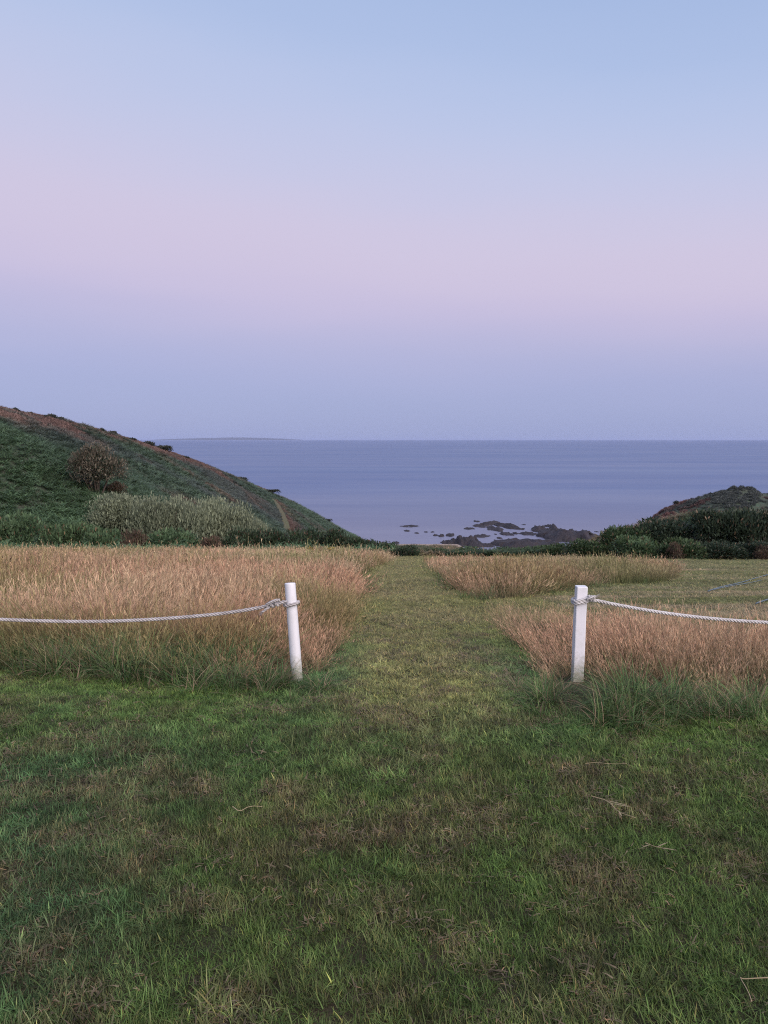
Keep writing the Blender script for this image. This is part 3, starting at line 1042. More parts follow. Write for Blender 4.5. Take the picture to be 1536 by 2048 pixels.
def put(root, loc, rz, s, label, cat, group):
    root.location = loc
    root.rotation_euler = (0, 0, rz)
    root.scale = s if isinstance(s, tuple) else (s, s, s)
    tag(root, label, cat, group)
    return root


_protos = {}


def shrub(kind, loc, w, h, label, cat='bush', group=None):
    """a shrub of a kind, stretched to the width and height it stands at"""
    P = _protos[kind]
    i = P['i'] % len(P['roots']); P['i'] += 1
    base = P['roots'][i]
    root = base if not P['used'][i] else copy_tree(base)
    P['used'][i] = True
    s = (w / P['w'], w / P['w'] * rng.uniform(0.85, 1.1), h / P['h'])
    return put(root, loc, rng.uniform(0, 6.28), s, label, cat, group)


def proto(kind, name, nvar, wd, ht, dp, *a, **kw):
    _protos[kind] = dict(roots=[make_shrub(name, wd, ht, dp, *a, **kw) for _ in range(nvar)], used=[False] * nvar, i=0, w=wd, h=ht)


proto('dark', 'dark_bush', 4, 3.0, 2.2, 3.0, 16, 4200, 0.085, (0.028, 0.046, 0.030), (0.060, 0.085, 0.046), 0.35, 2.2, (0.05, (0.20, 0.14, 0.085)))
proto('green', 'green_bush', 4, 3.0, 1.6, 3.0, 15, 4000, 0.085, (0.040, 0.070, 0.032), (0.085, 0.125, 0.050), 0.2, 2.2, (0.05, (0.20, 0.14, 0.08)))
proto('silver', 'silver_bush', 4, 5.0, 3.0, 4.0, 28, 12000, 0.08, (0.120, 0.140, 0.088), (0.33, 0.36, 0.225), 0.55, 2.1, None, stem=(0.13, 0.11, 0.08))
proto('hedge', 'hedge_bush', 4, 3.2, 1.7, 3.0, 15, 4200, 0.09, (0.030, 0.052, 0.030), (0.072, 0.100, 0.048), 0.3, 2.0, (0.08, (0.16, 0.10, 0.065)))
proto('brownish', 'brown_bush', 2, 3.0, 1.6, 3.0, 13, 3200, 0.08, (0.085, 0.062, 0.045), (0.17, 0.105, 0.07), 0.3, 2.2, (0.2, (0.09, 0.10, 0.055)))
proto('fern', 'fern_thicket', 3, 3.0, 1.4, 3.0, 16, 4200, 0.075, (0.070, 0.118, 0.055), (0.125, 0.185, 0.085), 0.1, 2.4, (0.06, (0.22, 0.15, 0.085)))
proto('sky', 'windswept_shrub', 3, 2.0, 1.4, 2.0, 8, 900, 0.13, (0.040, 0.050, 0.040), (0.075, 0.075, 0.05), 0.3, 1.8, None)


def on_ground(px, py, y=None):
    if y is None:
        return hit(px, py)
    x = (px - 768) / F * y
    return np.array([x, y, float(terrain(x, y))])


def bush_px(kind, x0, x1, ytop, y, label, cat='bush', group=None, over=0.15):
    """a bush between two columns of the picture standing y metres out, its top on a given row"""
    pc = (x0 + x1) / 2
    g = on_ground(pc, None, y)
    w = (x1 - x0) / F * y
    top_z = at_y(pc, ytop, y)[2]
    h = max(top_z - g[2], 0.4) + 0.0
    g[2] -= 0.05
    return shrub(kind, tuple(g), w * (1 + over), h * 1.08, label, cat, group)


GS = 'silver-leaved scrub bushes below the hill'
for a in ((182, 300, 990, 62, 'silvery grey-green bush at the left end of the scrub, beside the brown tree'),
          (270, 390, 992, 60, 'silvery grey-green bush second from the left in the scrub below the hill'),
          (360, 460, 1000, 59, 'silvery grey-green bush in the middle of the scrub below the hill'),
          (430, 515, 1022, 58, 'low silvery bush on the right-hand slope of the scrub, above the dark hedge'),
          (490, 548, 1046, 57, 'lowest silvery bush tailing off at the right end of the scrub')):
    bush_px('silver', *a, 'bush', GS)

GH = 'dark hedge bushes at the end of the left field'
for a in ((432, 520, 1062, 46, 'dark green hedge bush at the left end of the hedge, beside the bare brown mound'),
          (495, 585, 1058, 47, 'dark green hedge bush just below the foot of the hill path'),
          (560, 650, 1060, 47, 'dark green hedge bush right of the foot of the hill path'),
          (625, 705, 1066, 46, 'dark hedge bush below the point where the hill meets the water'),
          (685, 755, 1076, 45, 'dark hedge bush sloping towards the end of the mown path'),
          (735, 800, 1084, 44, 'dark brownish hedge bush left of the end of the mown path'),
          (785, 840, 1091, 42, 'last low hedge bush standing right at the end of the mown path')):
    bush_px('hedge', *a, 'bush', GH)

GL = 'low scrub bushes beyond the far end of the field'
for a in ((832, 912, 1098, 44, 'low green scrub bush right of the end of the mown path, below the sand'),
          (890, 985, 1097, 44.5, 'low green scrub bush below the big left reef'),
          (965, 1055, 1096, 44, 'low green scrub bush below the channel between the reefs'),
          (1035, 1115, 1093, 44.5, 'low green scrub bush below the great central mass of rock'),
          (1095, 1160, 1088, 43, 'low green scrub bush where the right bank begins to rise')):
    bush_px('green', *a, 'bush', GL)

GR = 'dark bushes on the right bank'
for a in ((1135, 1230, 1082, 40, 'green', 'low green bush at the left end of the right bank'),
          (1205, 1310, 1056, 40, 'green', 'green bush on the right bank, left of the tallest thicket'),
          (1285, 1390, 1036, 40, 'dark', 'dark green bush on the right bank below the foot of the headland'),
          (1375, 1470, 1024, 39, 'dark', 'tall dark bush on the right bank below the top of the headland'),
          (1450, 1545, 1020, 38, 'dark', 'tall blackish bush on the right bank at the edge of the frame'),
          (1530, 1640, 1016, 38, 'dark', 'tall blackish bush on the right bank, cut by the frame edge'),
          (1240, 1330, 1073, 37, 'fern', 'bright green bracken bush in the front row of the right bank'),
          (1330, 1420, 1078, 36, 'green', 'low green bush in front of the tall dark bushes, left of the mown corner'),
          (1410, 1500, 1082, 36, 'dark', 'low dark bush in front of the blackish ones, behind the mown corner'),
          (1485, 1570, 1085, 35.5, 'dark', 'low dark bush at the right frame edge beside the dry red fern')):
    bush_px(a[4], a[0], a[1], a[2], a[3], a[5], 'bush', GR)

# the brown tree on the hillside
g = hit(195, 985, 60)
k = g[1] / F
t = make_shrub('hillside_tree', 108 * k, 98 * k, 84 * k, 14, 10000, 0.115, (0.085, 0.082, 0.058), (0.225, 0.185, 0.130), 0.2, 2.4, (0.22, (0.07, 0.095, 0.06)),
               stem=(0.09, 0.07, 0.055), r0=0.10, crown='crown', wood='trunk')
g[2] -= 0.2
put(t, tuple(g), 0.4, 1.0, 'rounded brownish tree standing alone on the green hillside behind the silver scrub', 'tree', None)
g2 = hit(232, 992, 60); k = g2[1] / F
shrub('brownish', tuple(g2), 34 * k * 1.2, 30 * k, 'small brown bush leaning on the right foot of the hillside tree', 'bush')

# brown fern patches
g = hit(415, 1092, 30)
m1 = bush_px('brownish', 390, 442, 1073, 44.5, 'low bare brown mound of dead fern left of the dark hedge', 'fern')
bush_px('brownish', 238, 285, 1060, 46, 'rusty patch of dead fern below the left end of the silver scrub', 'fern')
bush_px('brownish', 1340, 1376, 1087, 35, 'dried brown fern at the corner of the tall grass on the right', 'fern')
bush_px('brownish', 1520, 1560, 1090, 34.5, 'dry red fern low on the right bank at the frame edge', 'fern')
bush_px('fern', -40, 90, 1040, 48, 'bright green fern thicket at the left frame edge above the dry field', 'fern')
bush_px('fern', 80, 185, 1048, 48, 'green fern thicket next to the leftmost one above the dry field', 'fern')
bush_px('fern', 170, 245, 1058, 46.5, 'green fern thicket left of the rusty dead fern', 'fern')
bush_px('fern', 275, 395, 1068, 47, 'green fern thicket between the rusty fern and the bare brown mound', 'fern')

# skyline shrubs
def skyline(px):
    for py in np.arange(770, 1080, 1.5):
        h = hit(px, py, 60, 300)
        if h[1] < 298 and h[2] > SEA + 0.5:
            return h
    return hit(px, 1080, 60)


GK = 'shrubs on the hill skyline'
for (pa, w, h, lab) in ((32, 18, 9, 'flat-topped windswept tree highest on the hill skyline at the far left'),
                        (60, 12, 6, 'tiny shrub just right of the highest windswept tree on the skyline'),
                        (88, 12, 6, 'small dark skyline shrub left of the forked windswept one'),
                        (104, 18, 11, 'forked windswept shrub third along the skyline from the left'),
                        (121, 15, 9, 'rounded shrub where the upper skyline starts to drop'),
                        (142, 8, 5, 'very small shrub alone on the bare upper skyline'),
                        (205, 12, 8, 'spiky small shrub half way down the skyline'),
                        (226, 15, 10, 'dark rounded shrub half way down the skyline, right of the spiky one'),
                        (262, 16, 6, 'low flat shrub on the skyline left of the sea horizon'),
                        (296, 20, 9, 'dark shrub on the skyline just above where the sea horizon meets the hill'),
                        (328, 26, 14, 'largest dark bush on the skyline, with the sea directly behind it'),
                        (372, 10, 5, 'tiny bush on the skyline below the largest dark one')):
    g = skyline(pa); q = g[1] / F
    g[2] -= 0.1
    g[2] -= 0.25
    shrub('sky', tuple(g), w * q * 1.35, h * q * 0.75 + 0.55, lab, 'shrub', GK)
for (pa, w, h, lab) in ((482, 22, 6, 'dark low bush on the lower skyline above the reddish bank'),
                        (540, 26, 8, 'dark bush on the lower skyline at the top of the hill path'),
                        (655, 14, 5, 'small bush on the lowest skyline near the water')):
    g = skyline(pa); q = g[1] / F
    g[2] -= 0.25
    shrub('sky', tuple(g), w * q * 1.3, h * q * 0.8 + 0.5, lab, 'shrub', GK)
for (pa, pb, w, h, lab) in ((1352, 1012, 14, 8, 'small dark shrub on the left shoulder of the headland'),
                            (1392, 993, 12, 7, 'small bush half way up the headland edge')):
    g = hit(pa, pb, 100); q = g[1] / F
    shrub('sky', tuple(g), w * q, h * q + 0.3, lab, 'shrub', 'shrubs on the headland')
for P in _protos.values():                      # drop unused makings
    for r_, used in zip(P['roots'], P['used']):
        if not used:
            for ch in list(r_.children):
                bpy.data.objects.remove(ch)
            bpy.data.objects.remove(r_)

strip_path('hill_path', TRACK, 1.5, M_TRACK, 0.04)

# ------------------------------------------------------------------ rocks
def rock_mat():
    m, nt, N, L, out = mat_new('wet_rock')
    geo = N.new('ShaderNodeNewGeometry')
    a = noise_n(nt, geo.outputs['Position'], 0.25, 5, 0.65)
    b = noise_n(nt, geo.outputs['Position'], 1.5, 6, 0.7)
    col = mixc(nt, 'MIX', maprange(nt, a.outputs[0], 0.35, 0.65), (0.018, 0.015, 0.018, 1), (0.042, 0.030, 0.032, 1))
    col = mixc(nt, 'MIX', maprange(nt, b.outputs[0], 0.5, 0.75), col, (0.028, 0.026, 0.030, 1))
    p = N.new('ShaderNodeBsdfPrincipled')
    p.inputs['Roughness'].default_value = 0.7
    L.new(col, p.inputs['Base Color'])
    bp = N.new('ShaderNodeBump'); bp.inputs['Strength'].default_value = 0.9; bp.inputs['Distance'].default_value = 0.6
    L.new(b.outputs[0], bp.inputs['Height']); L.new(bp.outputs[0], p.inputs['Normal'])
    L.new(p.outputs[0], out.inputs['Surface'])
    return m


M_ROCK = rock_mat()


def rock_mesh(w, d, h, seed, div=26):
    """a low craggy reef: a heightfield with an uneven outline and tilted ledges"""
    r = np.random.default_rng(seed)
    a = np.linspace(-1.1, 1.1, div)
    X, Y = np.meshgrid(a, a)
    th = np.arctan2(Y, X); q = np.hypot(X, Y)
    edge = 0.74 + 0.75 * (fbm(np.cos(th) * 2.6 + seed, np.sin(th) * 2.6 - seed, seed, 4) - 0.4)
    f = np.clip(1 - (q / edge) ** 2.4, -0.6, 1)
    crag = np.clip((fbm(X * 3.4 + seed * 3.1, Y * 3.4, seed + 3, 4) - 0.28) * 1.9, -0.15, 1.2)
    led = 0.25 * np.floor(4 * (crag + 0.35 * X)) / 4 + 0.75 * crag
    Z = np.where(f > 0, np.sqrt(np.clip(f, 0, 1)) * (0.12 + 0.98 * led), f * 1.2) * h
    Xj = X + r.normal(0, 0.018, X.shape); Yj = Y + r.normal(0, 0.018, Y.shape)
    V = np.stack([Xj.ravel() * w / 1.45, Yj.ravel() * d / 1.45, Z.ravel()], -1)
    i, j = np.meshgrid(np.arange(div - 1), np.arange(div - 1))
    k = j * div + i
    Q = np.stack([k, k + 1, k + div + 1, k + div], -1).reshape(-1, 4)
    zq = V[Q][:, :, 2].max(1)
    return V, Q[zq > -0.5 * h]


def sea_hit(px, py):
    d = ray(px, py)
    t = (SEA - EYE) / d[2]
    return d * t + np.array([0, 0, EYE])


ROCKS = [  # centre x, centre y, width, height in the photograph, share of height that stands up, tilt, label
    (818, 1051.5, 30, 6, .35, 0, 'flat dark reef farthest left in the water'),
    (814, 1061, 12, 5, .4, 0, 'small rock directly below the farthest left reef'),
    (833, 1065.5, 10, 4, .4, 0, 'tiny rock between the left reef and the three stepping rocks'),
    (852, 1063.5, 8, 3.5, .4, 0, 'tiny rock, left one of a close pair in the shallows'),
    (865, 1063.5, 7, 4, .4, 0, 'tiny rock, right one of a close pair in the shallows'),
    (871, 1069.5, 9, 6, .4, 0, 'small pointed rock left of the round boulder'),
    (882.5, 1070, 11, 8, .6, 0, 'round dark boulder in the shallows left of the big left reef'),
    (900, 1069, 15, 9, .5, 0, 'low rock touching the top left corner of the big left reef'),
    (896, 1083.5, 24, 11, .5, 0, 'low dark rock at the lower left foot of the big left reef'),
    (930, 1081, 56, 24, .5, 0, 'big left reef, dark and rounded, nearest the beach'),
    (965, 1089, 40, 12, .5, -.1, 'long rock tailing right from the big left reef'),
    (938, 1056.5, 20, 5.5, .4, -.1, 'flat lone rock above the big left reef'),
    (954, 1042, 12, 5, .4, 0, 'small rock at the upper left tip of the middle reefs'),
    (971, 1047.5, 24, 14, .35, -.6, 'slanting rock in the upper left of the middle reefs'),
    (964, 1053.5, 14, 4, .4, 0, 'thin flat rock under the slanting upper left one'),
    (986, 1044.5, 20, 9, .4, -.5, 'farthest rock of the middle reefs'),
    (990, 1056, 30, 13, .4, 0, 'broad dark rock in the centre of the middle reefs'),
    (1008, 1049, 26, 14, .4, .5, 'tall dark rock on the upper right of the middle reefs'),
    (1023, 1053.5, 24, 12, .4, .4, 'pale-edged rock at the right end of the middle reefs'),
    (963, 1070.5, 32, 9, .35, -.3, 'long slanting rock in the channel between the big reefs'),
    (999, 1075.5, 11, 5, .5, 0, 'small rock in the channel, left of the great central mass'),
    (991, 1068, 5, 3, .5, 0, 'speck of rock in the middle of the channel'),
    (991, 1080, 6, 4, .5, 0, 'speck of rock low in the channel'),
    (1013, 1066.5, 26, 10, .4, 0, 'ragged rock above the great central mass'),
    (1031, 1066, 10, 6, .5, 0, 'small rock right of the ragged one'),
    (1046, 1057, 9, 3.5, .5, 0, 'tiny lone rock above the reddish ledge'),
    (1047.5, 1048.7, 8, 3, .5, 0, 'tiny lone rock farthest out, right of the middle reefs'),
    (1056, 1066, 30, 10, .4, 0, 'low reddish ledge left of the great right mass'),
    (1080, 1057, 34, 16, .5, 0, 'rounded dark rock at the top left of the great right mass'),
    (1096, 1051, 13, 7, .6, 0, 'small knob on top between the two right masses'),
    (1050, 1083, 112, 26, .45, 0, 'great central mass of brown rock running along the shore'),
    (1134, 1066, 92, 36, .45, 0, 'great right mass of rock ending in the point by the bank'),
    (1001, 1091, 6, 4, .5, 0, 'speck of rock at the foot of the channel'),
    (791, 1084.5, 14, 6, .6, 0, 'dark rock at the left end of the beach behind the hedge'),
    (1192, 1063, 8, 3, .5, 0, 'tiny rock off the point right of the great right mass')]
for i, (pc, py, w, h, up, tilt, lab) in enumerate(ROCKS):
    c = sea_hit(pc, py + h * (0.5 - (1 - up) * 0.5))
    dist = c[1]
    perpx = dist * dist / (F * 35.0)
    hh_ = max(h * up / F * dist, 0.25) * 1.45
    dd = max(h * (1 - up) * perpx, w / F * dist * 0.35)
    ww = w / F * dist
    V, Q = rock_mesh(ww, dd, hh_, 200 + i, 34 if w > 40 else (22 if w > 15 else 14))
    o = link('sea_rock', mesh_np('sea_rock', V, Q, None, False), M_ROCK)
    o.location = (c[0], c[1], SEA - 0.05)
    o.rotation_euler = (0, 0, tilt)
    tag(o, lab, 'rock', 'dark rocks in the water off the beach')

# ------------------------------------------------------------------ posts
def paint_mat():
    m, nt, N, L, out = mat_new('white_paint')
    tc = N.new('ShaderNodeTexCoord')
    a = noise_n(nt, tc.outputs['Object'], 18.0, 5, 0.6)
    mp = N.new('ShaderNodeMapping'); mp.inputs['Scale'].default_value = (60, 60, 3)
    L.new(tc.outputs['Object'], mp.inputs[0])
    b = noise_n(nt, mp.outputs[0], 1.0, 4, 0.6)
    col = mixc(nt, 'MIX', maprange(nt, a.outputs[0], 0.5, 0.75), (0.72, 0.71, 0.72, 1), (0.64, 0.63, 0.62, 1))
    col = mixc(nt, 'MIX', maprange(nt, b.outputs[0], 0.66, 0.74, 0, 0.7), col, (0.48, 0.46, 0.42, 1))
    sp = N.new('ShaderNodeSeparateXYZ'); L.new(tc.outputs['Object'], sp.inputs[0])
    st = noise_n(nt, tc.outputs['Object'], 30.0, 4, 0.6)
    hgt = N.new('ShaderNodeMath'); hgt.operation = 'MULTIPLY_ADD'
    L.new(st.outputs[0], hgt.inputs[0]); hgt.inputs[1].default_value = -0.30; L.new(sp.outputs[2], hgt.inputs[2])
    col = mixc(nt, 'MIX', maprange(nt, hgt.outputs[0], -0.11, 0.07, 0.8, 0.0), col, (0.30, 0.30, 0.20, 1))
    ch = noise_n(nt, tc.outputs['Object'], 55.0, 2, 0.5)
    col = mixc(nt, 'MIX', maprange(nt, ch.outputs[0], 0.775, 0.80, 0.0, 0.8), col, (0.22, 0.19, 0.16, 1))
    p = N.new('ShaderNodeBsdfPrincipled')
    p.inputs['Roughness'].default_value = 0.5
    L.new(col, p.inputs['Base Color'])
    bp = N.new('ShaderNodeBump'); bp.inputs['Strength'].default_value = 0.25; bp.inputs['Distance'].default_value = 0.003
    L.new(b.outputs[0], bp.inputs['Height']); L.new(bp.outputs[0], p.inputs['Normal'])
    L.new(p.outputs[0], out.inputs['Surface'])
    return m


def rope_mat(name, c1, c2):
    m, nt, N, L, out = mat_new(name)
    geo = N.new('ShaderNodeNewGeometry')
    a = noise_n(nt, geo.outputs['Position'], 160.0, 3, 0.6)
    b = noise_n(nt, geo.outputs['Position'], 9.0, 3, 0.6)
    col = mixc(nt, 'MIX', maprange(nt, a.outputs[0], 0.35, 0.7), c1, c2)
    col = mixc(nt, 'MULTIPLY', maprange(nt, b.outputs[0], 0.4, 0.7), col, (0.72, 0.70, 0.68, 1))
    p = N.new('ShaderNodeBsdfPrincipled'); p.inputs['Roughness'].default_value = 0.85
    L.new(col, p.inputs['Base Color'])
    bp = N.new('ShaderNodeBump'); bp.inputs['Strength'].default_value = 0.5; bp.inputs['Distance'].default_value = 0.002
    L.new(a.outputs[0], bp.inputs['Height']); L.new(bp.outputs[0], p.inputs['Normal'])
    L.new(p.outputs[0], out.inputs['Surface'])
    return m


M_PAINT = paint_mat()
M_ROPE_L = rope_mat('grey_rope', (0.52, 0.49, 0.47, 1), (0.34, 0.31, 0.30, 1))
M_ROPE_R = rope_mat('white_rope', (0.66, 0.64, 0.61, 1), (0.48, 0.45, 0.43, 1))


def round_post_mesh(r, h):
    prof = [(0, -0.25), (r, -0.25), (r * 1.0, 0.0), (r * 0.99, h * 0.3), (r * 0.97, h * 0.7), (r * 0.96, h - 0.008), (r * 0.93, h - 0.002), (r * 0.86, h), (0, h + 0.002)]
    n = 40
    V = []; a = np.linspace(0, 2 * np.pi, n, endpoint=False)
    for (rr, z) in prof:
        wob = 1 + 0.012 * np.sin(2 * a + z * 3) + 0.008 * np.sin(5 * a - z * 5)
        tilt = (0.11 * rr * np.cos(a + 0.2)) if z > h - 0.02 else 0 * a
        V.append(np.stack([rr * wob * np.cos(a), rr * wob * np.sin(a), z + tilt], -1))
    V = np.concatenate(V)
    i = np.arange(len(prof) - 1)[:, None] * n; j = np.arange(n)[None]
    Q = np.stack([i + j, i + (j + 1) % n, i + n + (j + 1) % n, i + n + j], -1).reshape(-1, 4)
    return mesh_np('post', V, Q, None, True)


def square_post_mesh(w, h):
    bm = bmesh.new()
    bmesh.ops.create_cube(bm, size=1.0)
    for v in bm.verts:
        v.co.x *= w; v.co.y *= w
        v.co.z = -0.25 if v.co.z < 0 else h
    top_e = [e for e in bm.edges if all(v.co.z > 0 for v in e.verts)]
    vert_e = [e for e in bm.edges if abs(e.verts[0].co.z - e.verts[1].co.z) > 0.1]
    bmesh.ops.bevel(bm, geom=top_e + vert_e, offset=0.007, segments=2, affect='EDGES', profile=0.6)
    bmesh.ops.subdivide_edges(bm, edges=[e for e in bm.edges if abs(e.verts[0].co.z - e.verts[1].co.z) > 0.3], cuts=6)
    for v in bm.verts:
        v.co.x += 0.0012 * math.sin(v.co.z * 11 + v.co.y * 20)
    m = bpy.data.meshes.new('post')
    bm.to_mesh(m); bm.free()
    return m


def place_post(name, mesh, base_px, top_px, top_py, y, label):
    """stand a post on the ground; its lean in the picture plane comes from where its head is"""
    x0 = (base_px - 768) / F * (y / (math.cos(PITCH)))
    b = hit(base_px, 1357)
    return b


pl = hit(594.5, 1362); pr = hit(1154, 1362)
yl = yr = float((pl[1] + pr[1]) / 2)
pl = np.array([at_y(594.5, 1362, yl)[0], yl, 0]); pl[2] = terrain(pl[0], yl)
pr = np.array([at_y(1154, 1362, yr)[0], yr, 0]); pr[2] = terrain(pr[0], yr)
tl = at_y(580, 1166, yl); tr = at_y(1162.5, 1172, yr)
HL = float(np.linalg.norm(tl - pl)); HR = float(np.linalg.norm(tr - pr))
post_l = link('round_post', round_post_mesh(0.0405, HL), M_PAINT)
post_l.location = pl
post_l.rotation_euler = (0, math.atan2(tl[0] - pl[0], tl[2] - pl[2]), 0.3)
post_l.rotation_euler = Vector(tl - pl).to_track_quat('Z', 'Y').to_euler()
tag(post_l, 'round white wooden post leaning left beside the mown path', 'post')
post_r = link('square_post', square_post_mesh(0.076, HR), M_PAINT)
post_r.location = pr
ax = Vector(tr - pr).normalized()
post_r.rotation_euler = Matrix.Rotation(math.atan2(ax.x, ax.z), 3, 'Y').to_euler()
tag(post_r, 'square white wooden post, upright, right of the mown path', 'post')


def on_post(b, t, f):
    return b + (t - b) * f


# ------------------------------------------------------------------ ropes
def resample(P, step):
    P = np.asarray(P, float)
    s = np.concatenate([[0], np.cumsum(np.linalg.norm(np.diff(P, axis=0), axis=1))])
    t = np.arange(0, s[-1], step)
    return np.stack([np.interp(t, s, P[:, i]) for i in range(3)], -1)


def smooth_path(ctrl, step=0.006, it=3):
    P = np.asarray(ctrl, float)
    for _ in range(it):
        Q = np.empty((2 * len(P), 3))
        Q[0::2] = np.vstack([P[:-1] * 0.75 + P[1:] * 0.25, P[-1:]])
        Q[1::2] = np.vstack([P[:-1] * 0.25 + P[1:] * 0.75, P[-1:]])
        Q[0] = P[0]
        P = Q[:-1]
    return resample(P, step)


def strands(P, r, pitch, phase=0.0):
    """three twisted strands round a centre line"""
    T = np.gradient(P, axis=0); T /= np.linalg.norm(T, axis=1)[:, None] + 1e-12
    v = np.array([0, 0, 1.0]) if abs(T[0, 2]) < 0.9 else np.array([0, 1.0, 0])
    Nn = np.zeros_like(P)
    for i in range(len(P)):
        v = v - T[i] * (v @ T[i]); v /= np.linalg.norm(v) + 1e-12
        Nn[i] = v
    B = np.cross(T, Nn)
    s = np.concatenate([[0], np.cumsum(np.linalg.norm(np.diff(P, axis=0), axis=1))])
    out = []
    for k in range(3):
        a = 2 * np.pi * (s / pitch + k / 3) + phase
        c = P + r * 0.58 * (np.cos(a)[:, None] * Nn + np.sin(a)[:, None] * B)
        out.append(tube(c, r * 0.50, 8))
    return out


def rope_part(name, P, r, mat, root, pitch=0.075, joined=True, phase=0.0):
    tubes = strands(P, r, pitch, phase)
    if not joined:
        for V, Q in tubes:
            link('strand', mesh_np('strand', V, Q, None, True), mat, root)
        return
    V = np.concatenate([t_[0] for t_ in tubes]); n0 = len(tubes[0][0])
    Q = np.concatenate([t_[1] + i * n0 for i, t_ in enumerate(tubes)])
    return link(name, mesh_np(name, V, Q, None, True), mat, root)


RR = 0.0125
# left rope: from the round post out of the frame to the next post
lk = on_post(pl, tl, 0.79)
root = empty('left_rope', tuple(lk)); root.name = 'sagging_rope'
left_pix = [(573, 1203), (556, 1206.5), (540, 1211), (500, 1219), (440, 1228), (350, 1236), (260, 1241.5), (170, 1243.5), (80, 1242), (0, 1239), (-90, 1233), (-180, 1224), (-270, 1212)]
LP = np.array([at_y(a, b, yl - 0.045 + 0.05 * (i / 12)) for i, (a, b) in enumerate(left_pix)]) - lk
rope_part('strand', smooth_path(LP, 0.006, 3), RR, M_ROPE_L, root, joined=False)
a = np.linspace(-2.6, 2 * math.pi - 2.75, 60)
loop = np.stack([0.0405 * np.cos(a) + 0.0095 * np.cos(a), (0.0405 + 0.0095) * np.sin(a), 0.009 * np.cos(a) + 0.002], -1)
rope_part('loop', resample(loop, 0.004), RR * 0.95, M_ROPE_L, root)
# the hitch: turns of rope round the standing part
hc = (at_y(548, 1208, yl - 0.04) - lk)
hd = LP[3] - LP[1]; hd /= np.linalg.norm(hd)
a = np.linspace(0, 2 * math.pi * 2.6, 90)
ex = np.array([0, 1.0, 0]); ez = np.cross(hd, ex)
knot = hc + hd * np.linspace(-0.035, 0.055, 90)[:, None] + 0.017 * (np.cos(a)[:, None] * ex + np.sin(a)[:, None] * ez)
rope_part('knot', resample(knot, 0.004), RR * 0.85, M_ROPE_L, root, 0.05)
tail = smooth_path([hc + hd * 0.05 + np.array([0, -0.02, 0.01]), hc + hd * 0.02 + np.array([0, -0.03, 0.024]), hc - hd * 0.02 + np.array([0, -0.03, 0.03]), hc - hd * 0.045 + np.array([0, -0.02, 0.022])], 0.004)
rope_part('rope_end', tail, RR * 0.85, M_ROPE_L, root, 0.05)
tail2 = smooth_path([hc + hd * 0.03 + np.array([0, -0.02, -0.01]), hc + hd * 0.06 + np.array([0, -0.03, -0.022]), hc + hd * 0.085 + np.array([0, -0.03, -0.035])], 0.004)
rope_part('rope_end', tail2, RR * 0.7, M_ROPE_L, root, 0.05)


def fray(at, dirv, n, length, mat, root, colr):
    G = Geo()
    az = math.atan2(dirv[1], dirv[0]); le = math.acos(max(-1, min(1, dirv[2])))
    b = np.repeat(at[None], n, 0) + rng.normal(0, 0.004, (n, 3))
    blades(G, b, u(0.5, 1.1, n) * length, 0.003, az + rng.normal(0, 0.35, n), le + rng.normal(0, 0.3, n), rng.normal(0, 0.5, n), colr, colr, 3, 0.3)
    return link('frayed_end', G.mesh('frayed_end'), mat, root)


fray(tail2[-1], np.array([-0.7, -0.2, -0.6]), 24, 0.03, M_ROPE_L, root, np.array([0.5, 0.47, 0.45]))
tag(root, 'sagging grey rope tied to the round post and hanging across the left field edge', 'rope', 'ropes between the white posts')

# right rope
rk = on_post(pr, tr, 0.845)
root = empty('sagging_rope', tuple(rk))
right_pix = [(1176, 1200), (1190, 1200.5), (1215, 1206), (1260, 1215), (1320, 1225), (1380, 1233), (1450, 1240), (1536, 1245.5), (1630, 1248), (1730, 1246), (1840, 1238), (1960, 1222)]
RP = np.array([at_y(a, b, yr - 0.045 + 0.04 * (i / 11)) for i, (a, b) in enumerate(right_pix)]) - rk
rope_part('strand', smooth_path(RP, 0.006, 3), RR, M_ROPE_R, root, joined=False)


def square_loop(h, dz0, dz1, turns=1.0, n=90):
    a = np.linspace(0, 2 * math.pi * turns, n)
    c, s = np.cos(a), np.sin(a)
    k = 1 / (np.abs(c) ** 6 + np.abs(s) ** 6) ** (1 / 6)
    return np.stack([h * c * k, h * s * k, np.linspace(dz0, dz1, n) + 0.010 * c], -1)


LPth = square_loop(0.038 + 0.012, -0.012, 0.020, 2.0, 180)
rope_part('loop', resample(LPth, 0.004), RR * 0.95, M_ROPE_R, root)
kc = at_y(1181, 1197, yr - 0.05) - rk
a = np.linspace(0, 2 * math.pi * 2.2, 80)
kd = RP[2] - RP[0]; kd /= np.linalg.norm(kd)
knot = kc + kd * np.linspace(-0.012, 0.030, 80)[:, None] + 0.015 * (np.cos(a)[:, None] * np.array([0, 1, 0]) + np.sin(a)[:, None] * np.array([0, 0, 1]))
rope_part('knot', resample(knot, 0.004), RR * 0.85, M_ROPE_R, root, 0.05)
tail = smooth_path([kc + np.array([-0.03, -0.02, 0.0]), kc + np.array([-0.01, -0.03, 0.012]), kc + np.array([0.012, -0.03, 0.018]), kc + np.array([0.028, -0.025, 0.020])], 0.004)
rope_part('rope_end', tail, RR * 0.8, M_ROPE_R, root, 0.05)
fray(tail[-1], np.array([0.8, -0.2, 0.5]), 26, 0.03, M_ROPE_R, root, np.array([0.66, 0.64, 0.6]))
tag(root, 'sagging whitish rope looped round the square post and running out to the right', 'rope', 'ropes between the white posts')

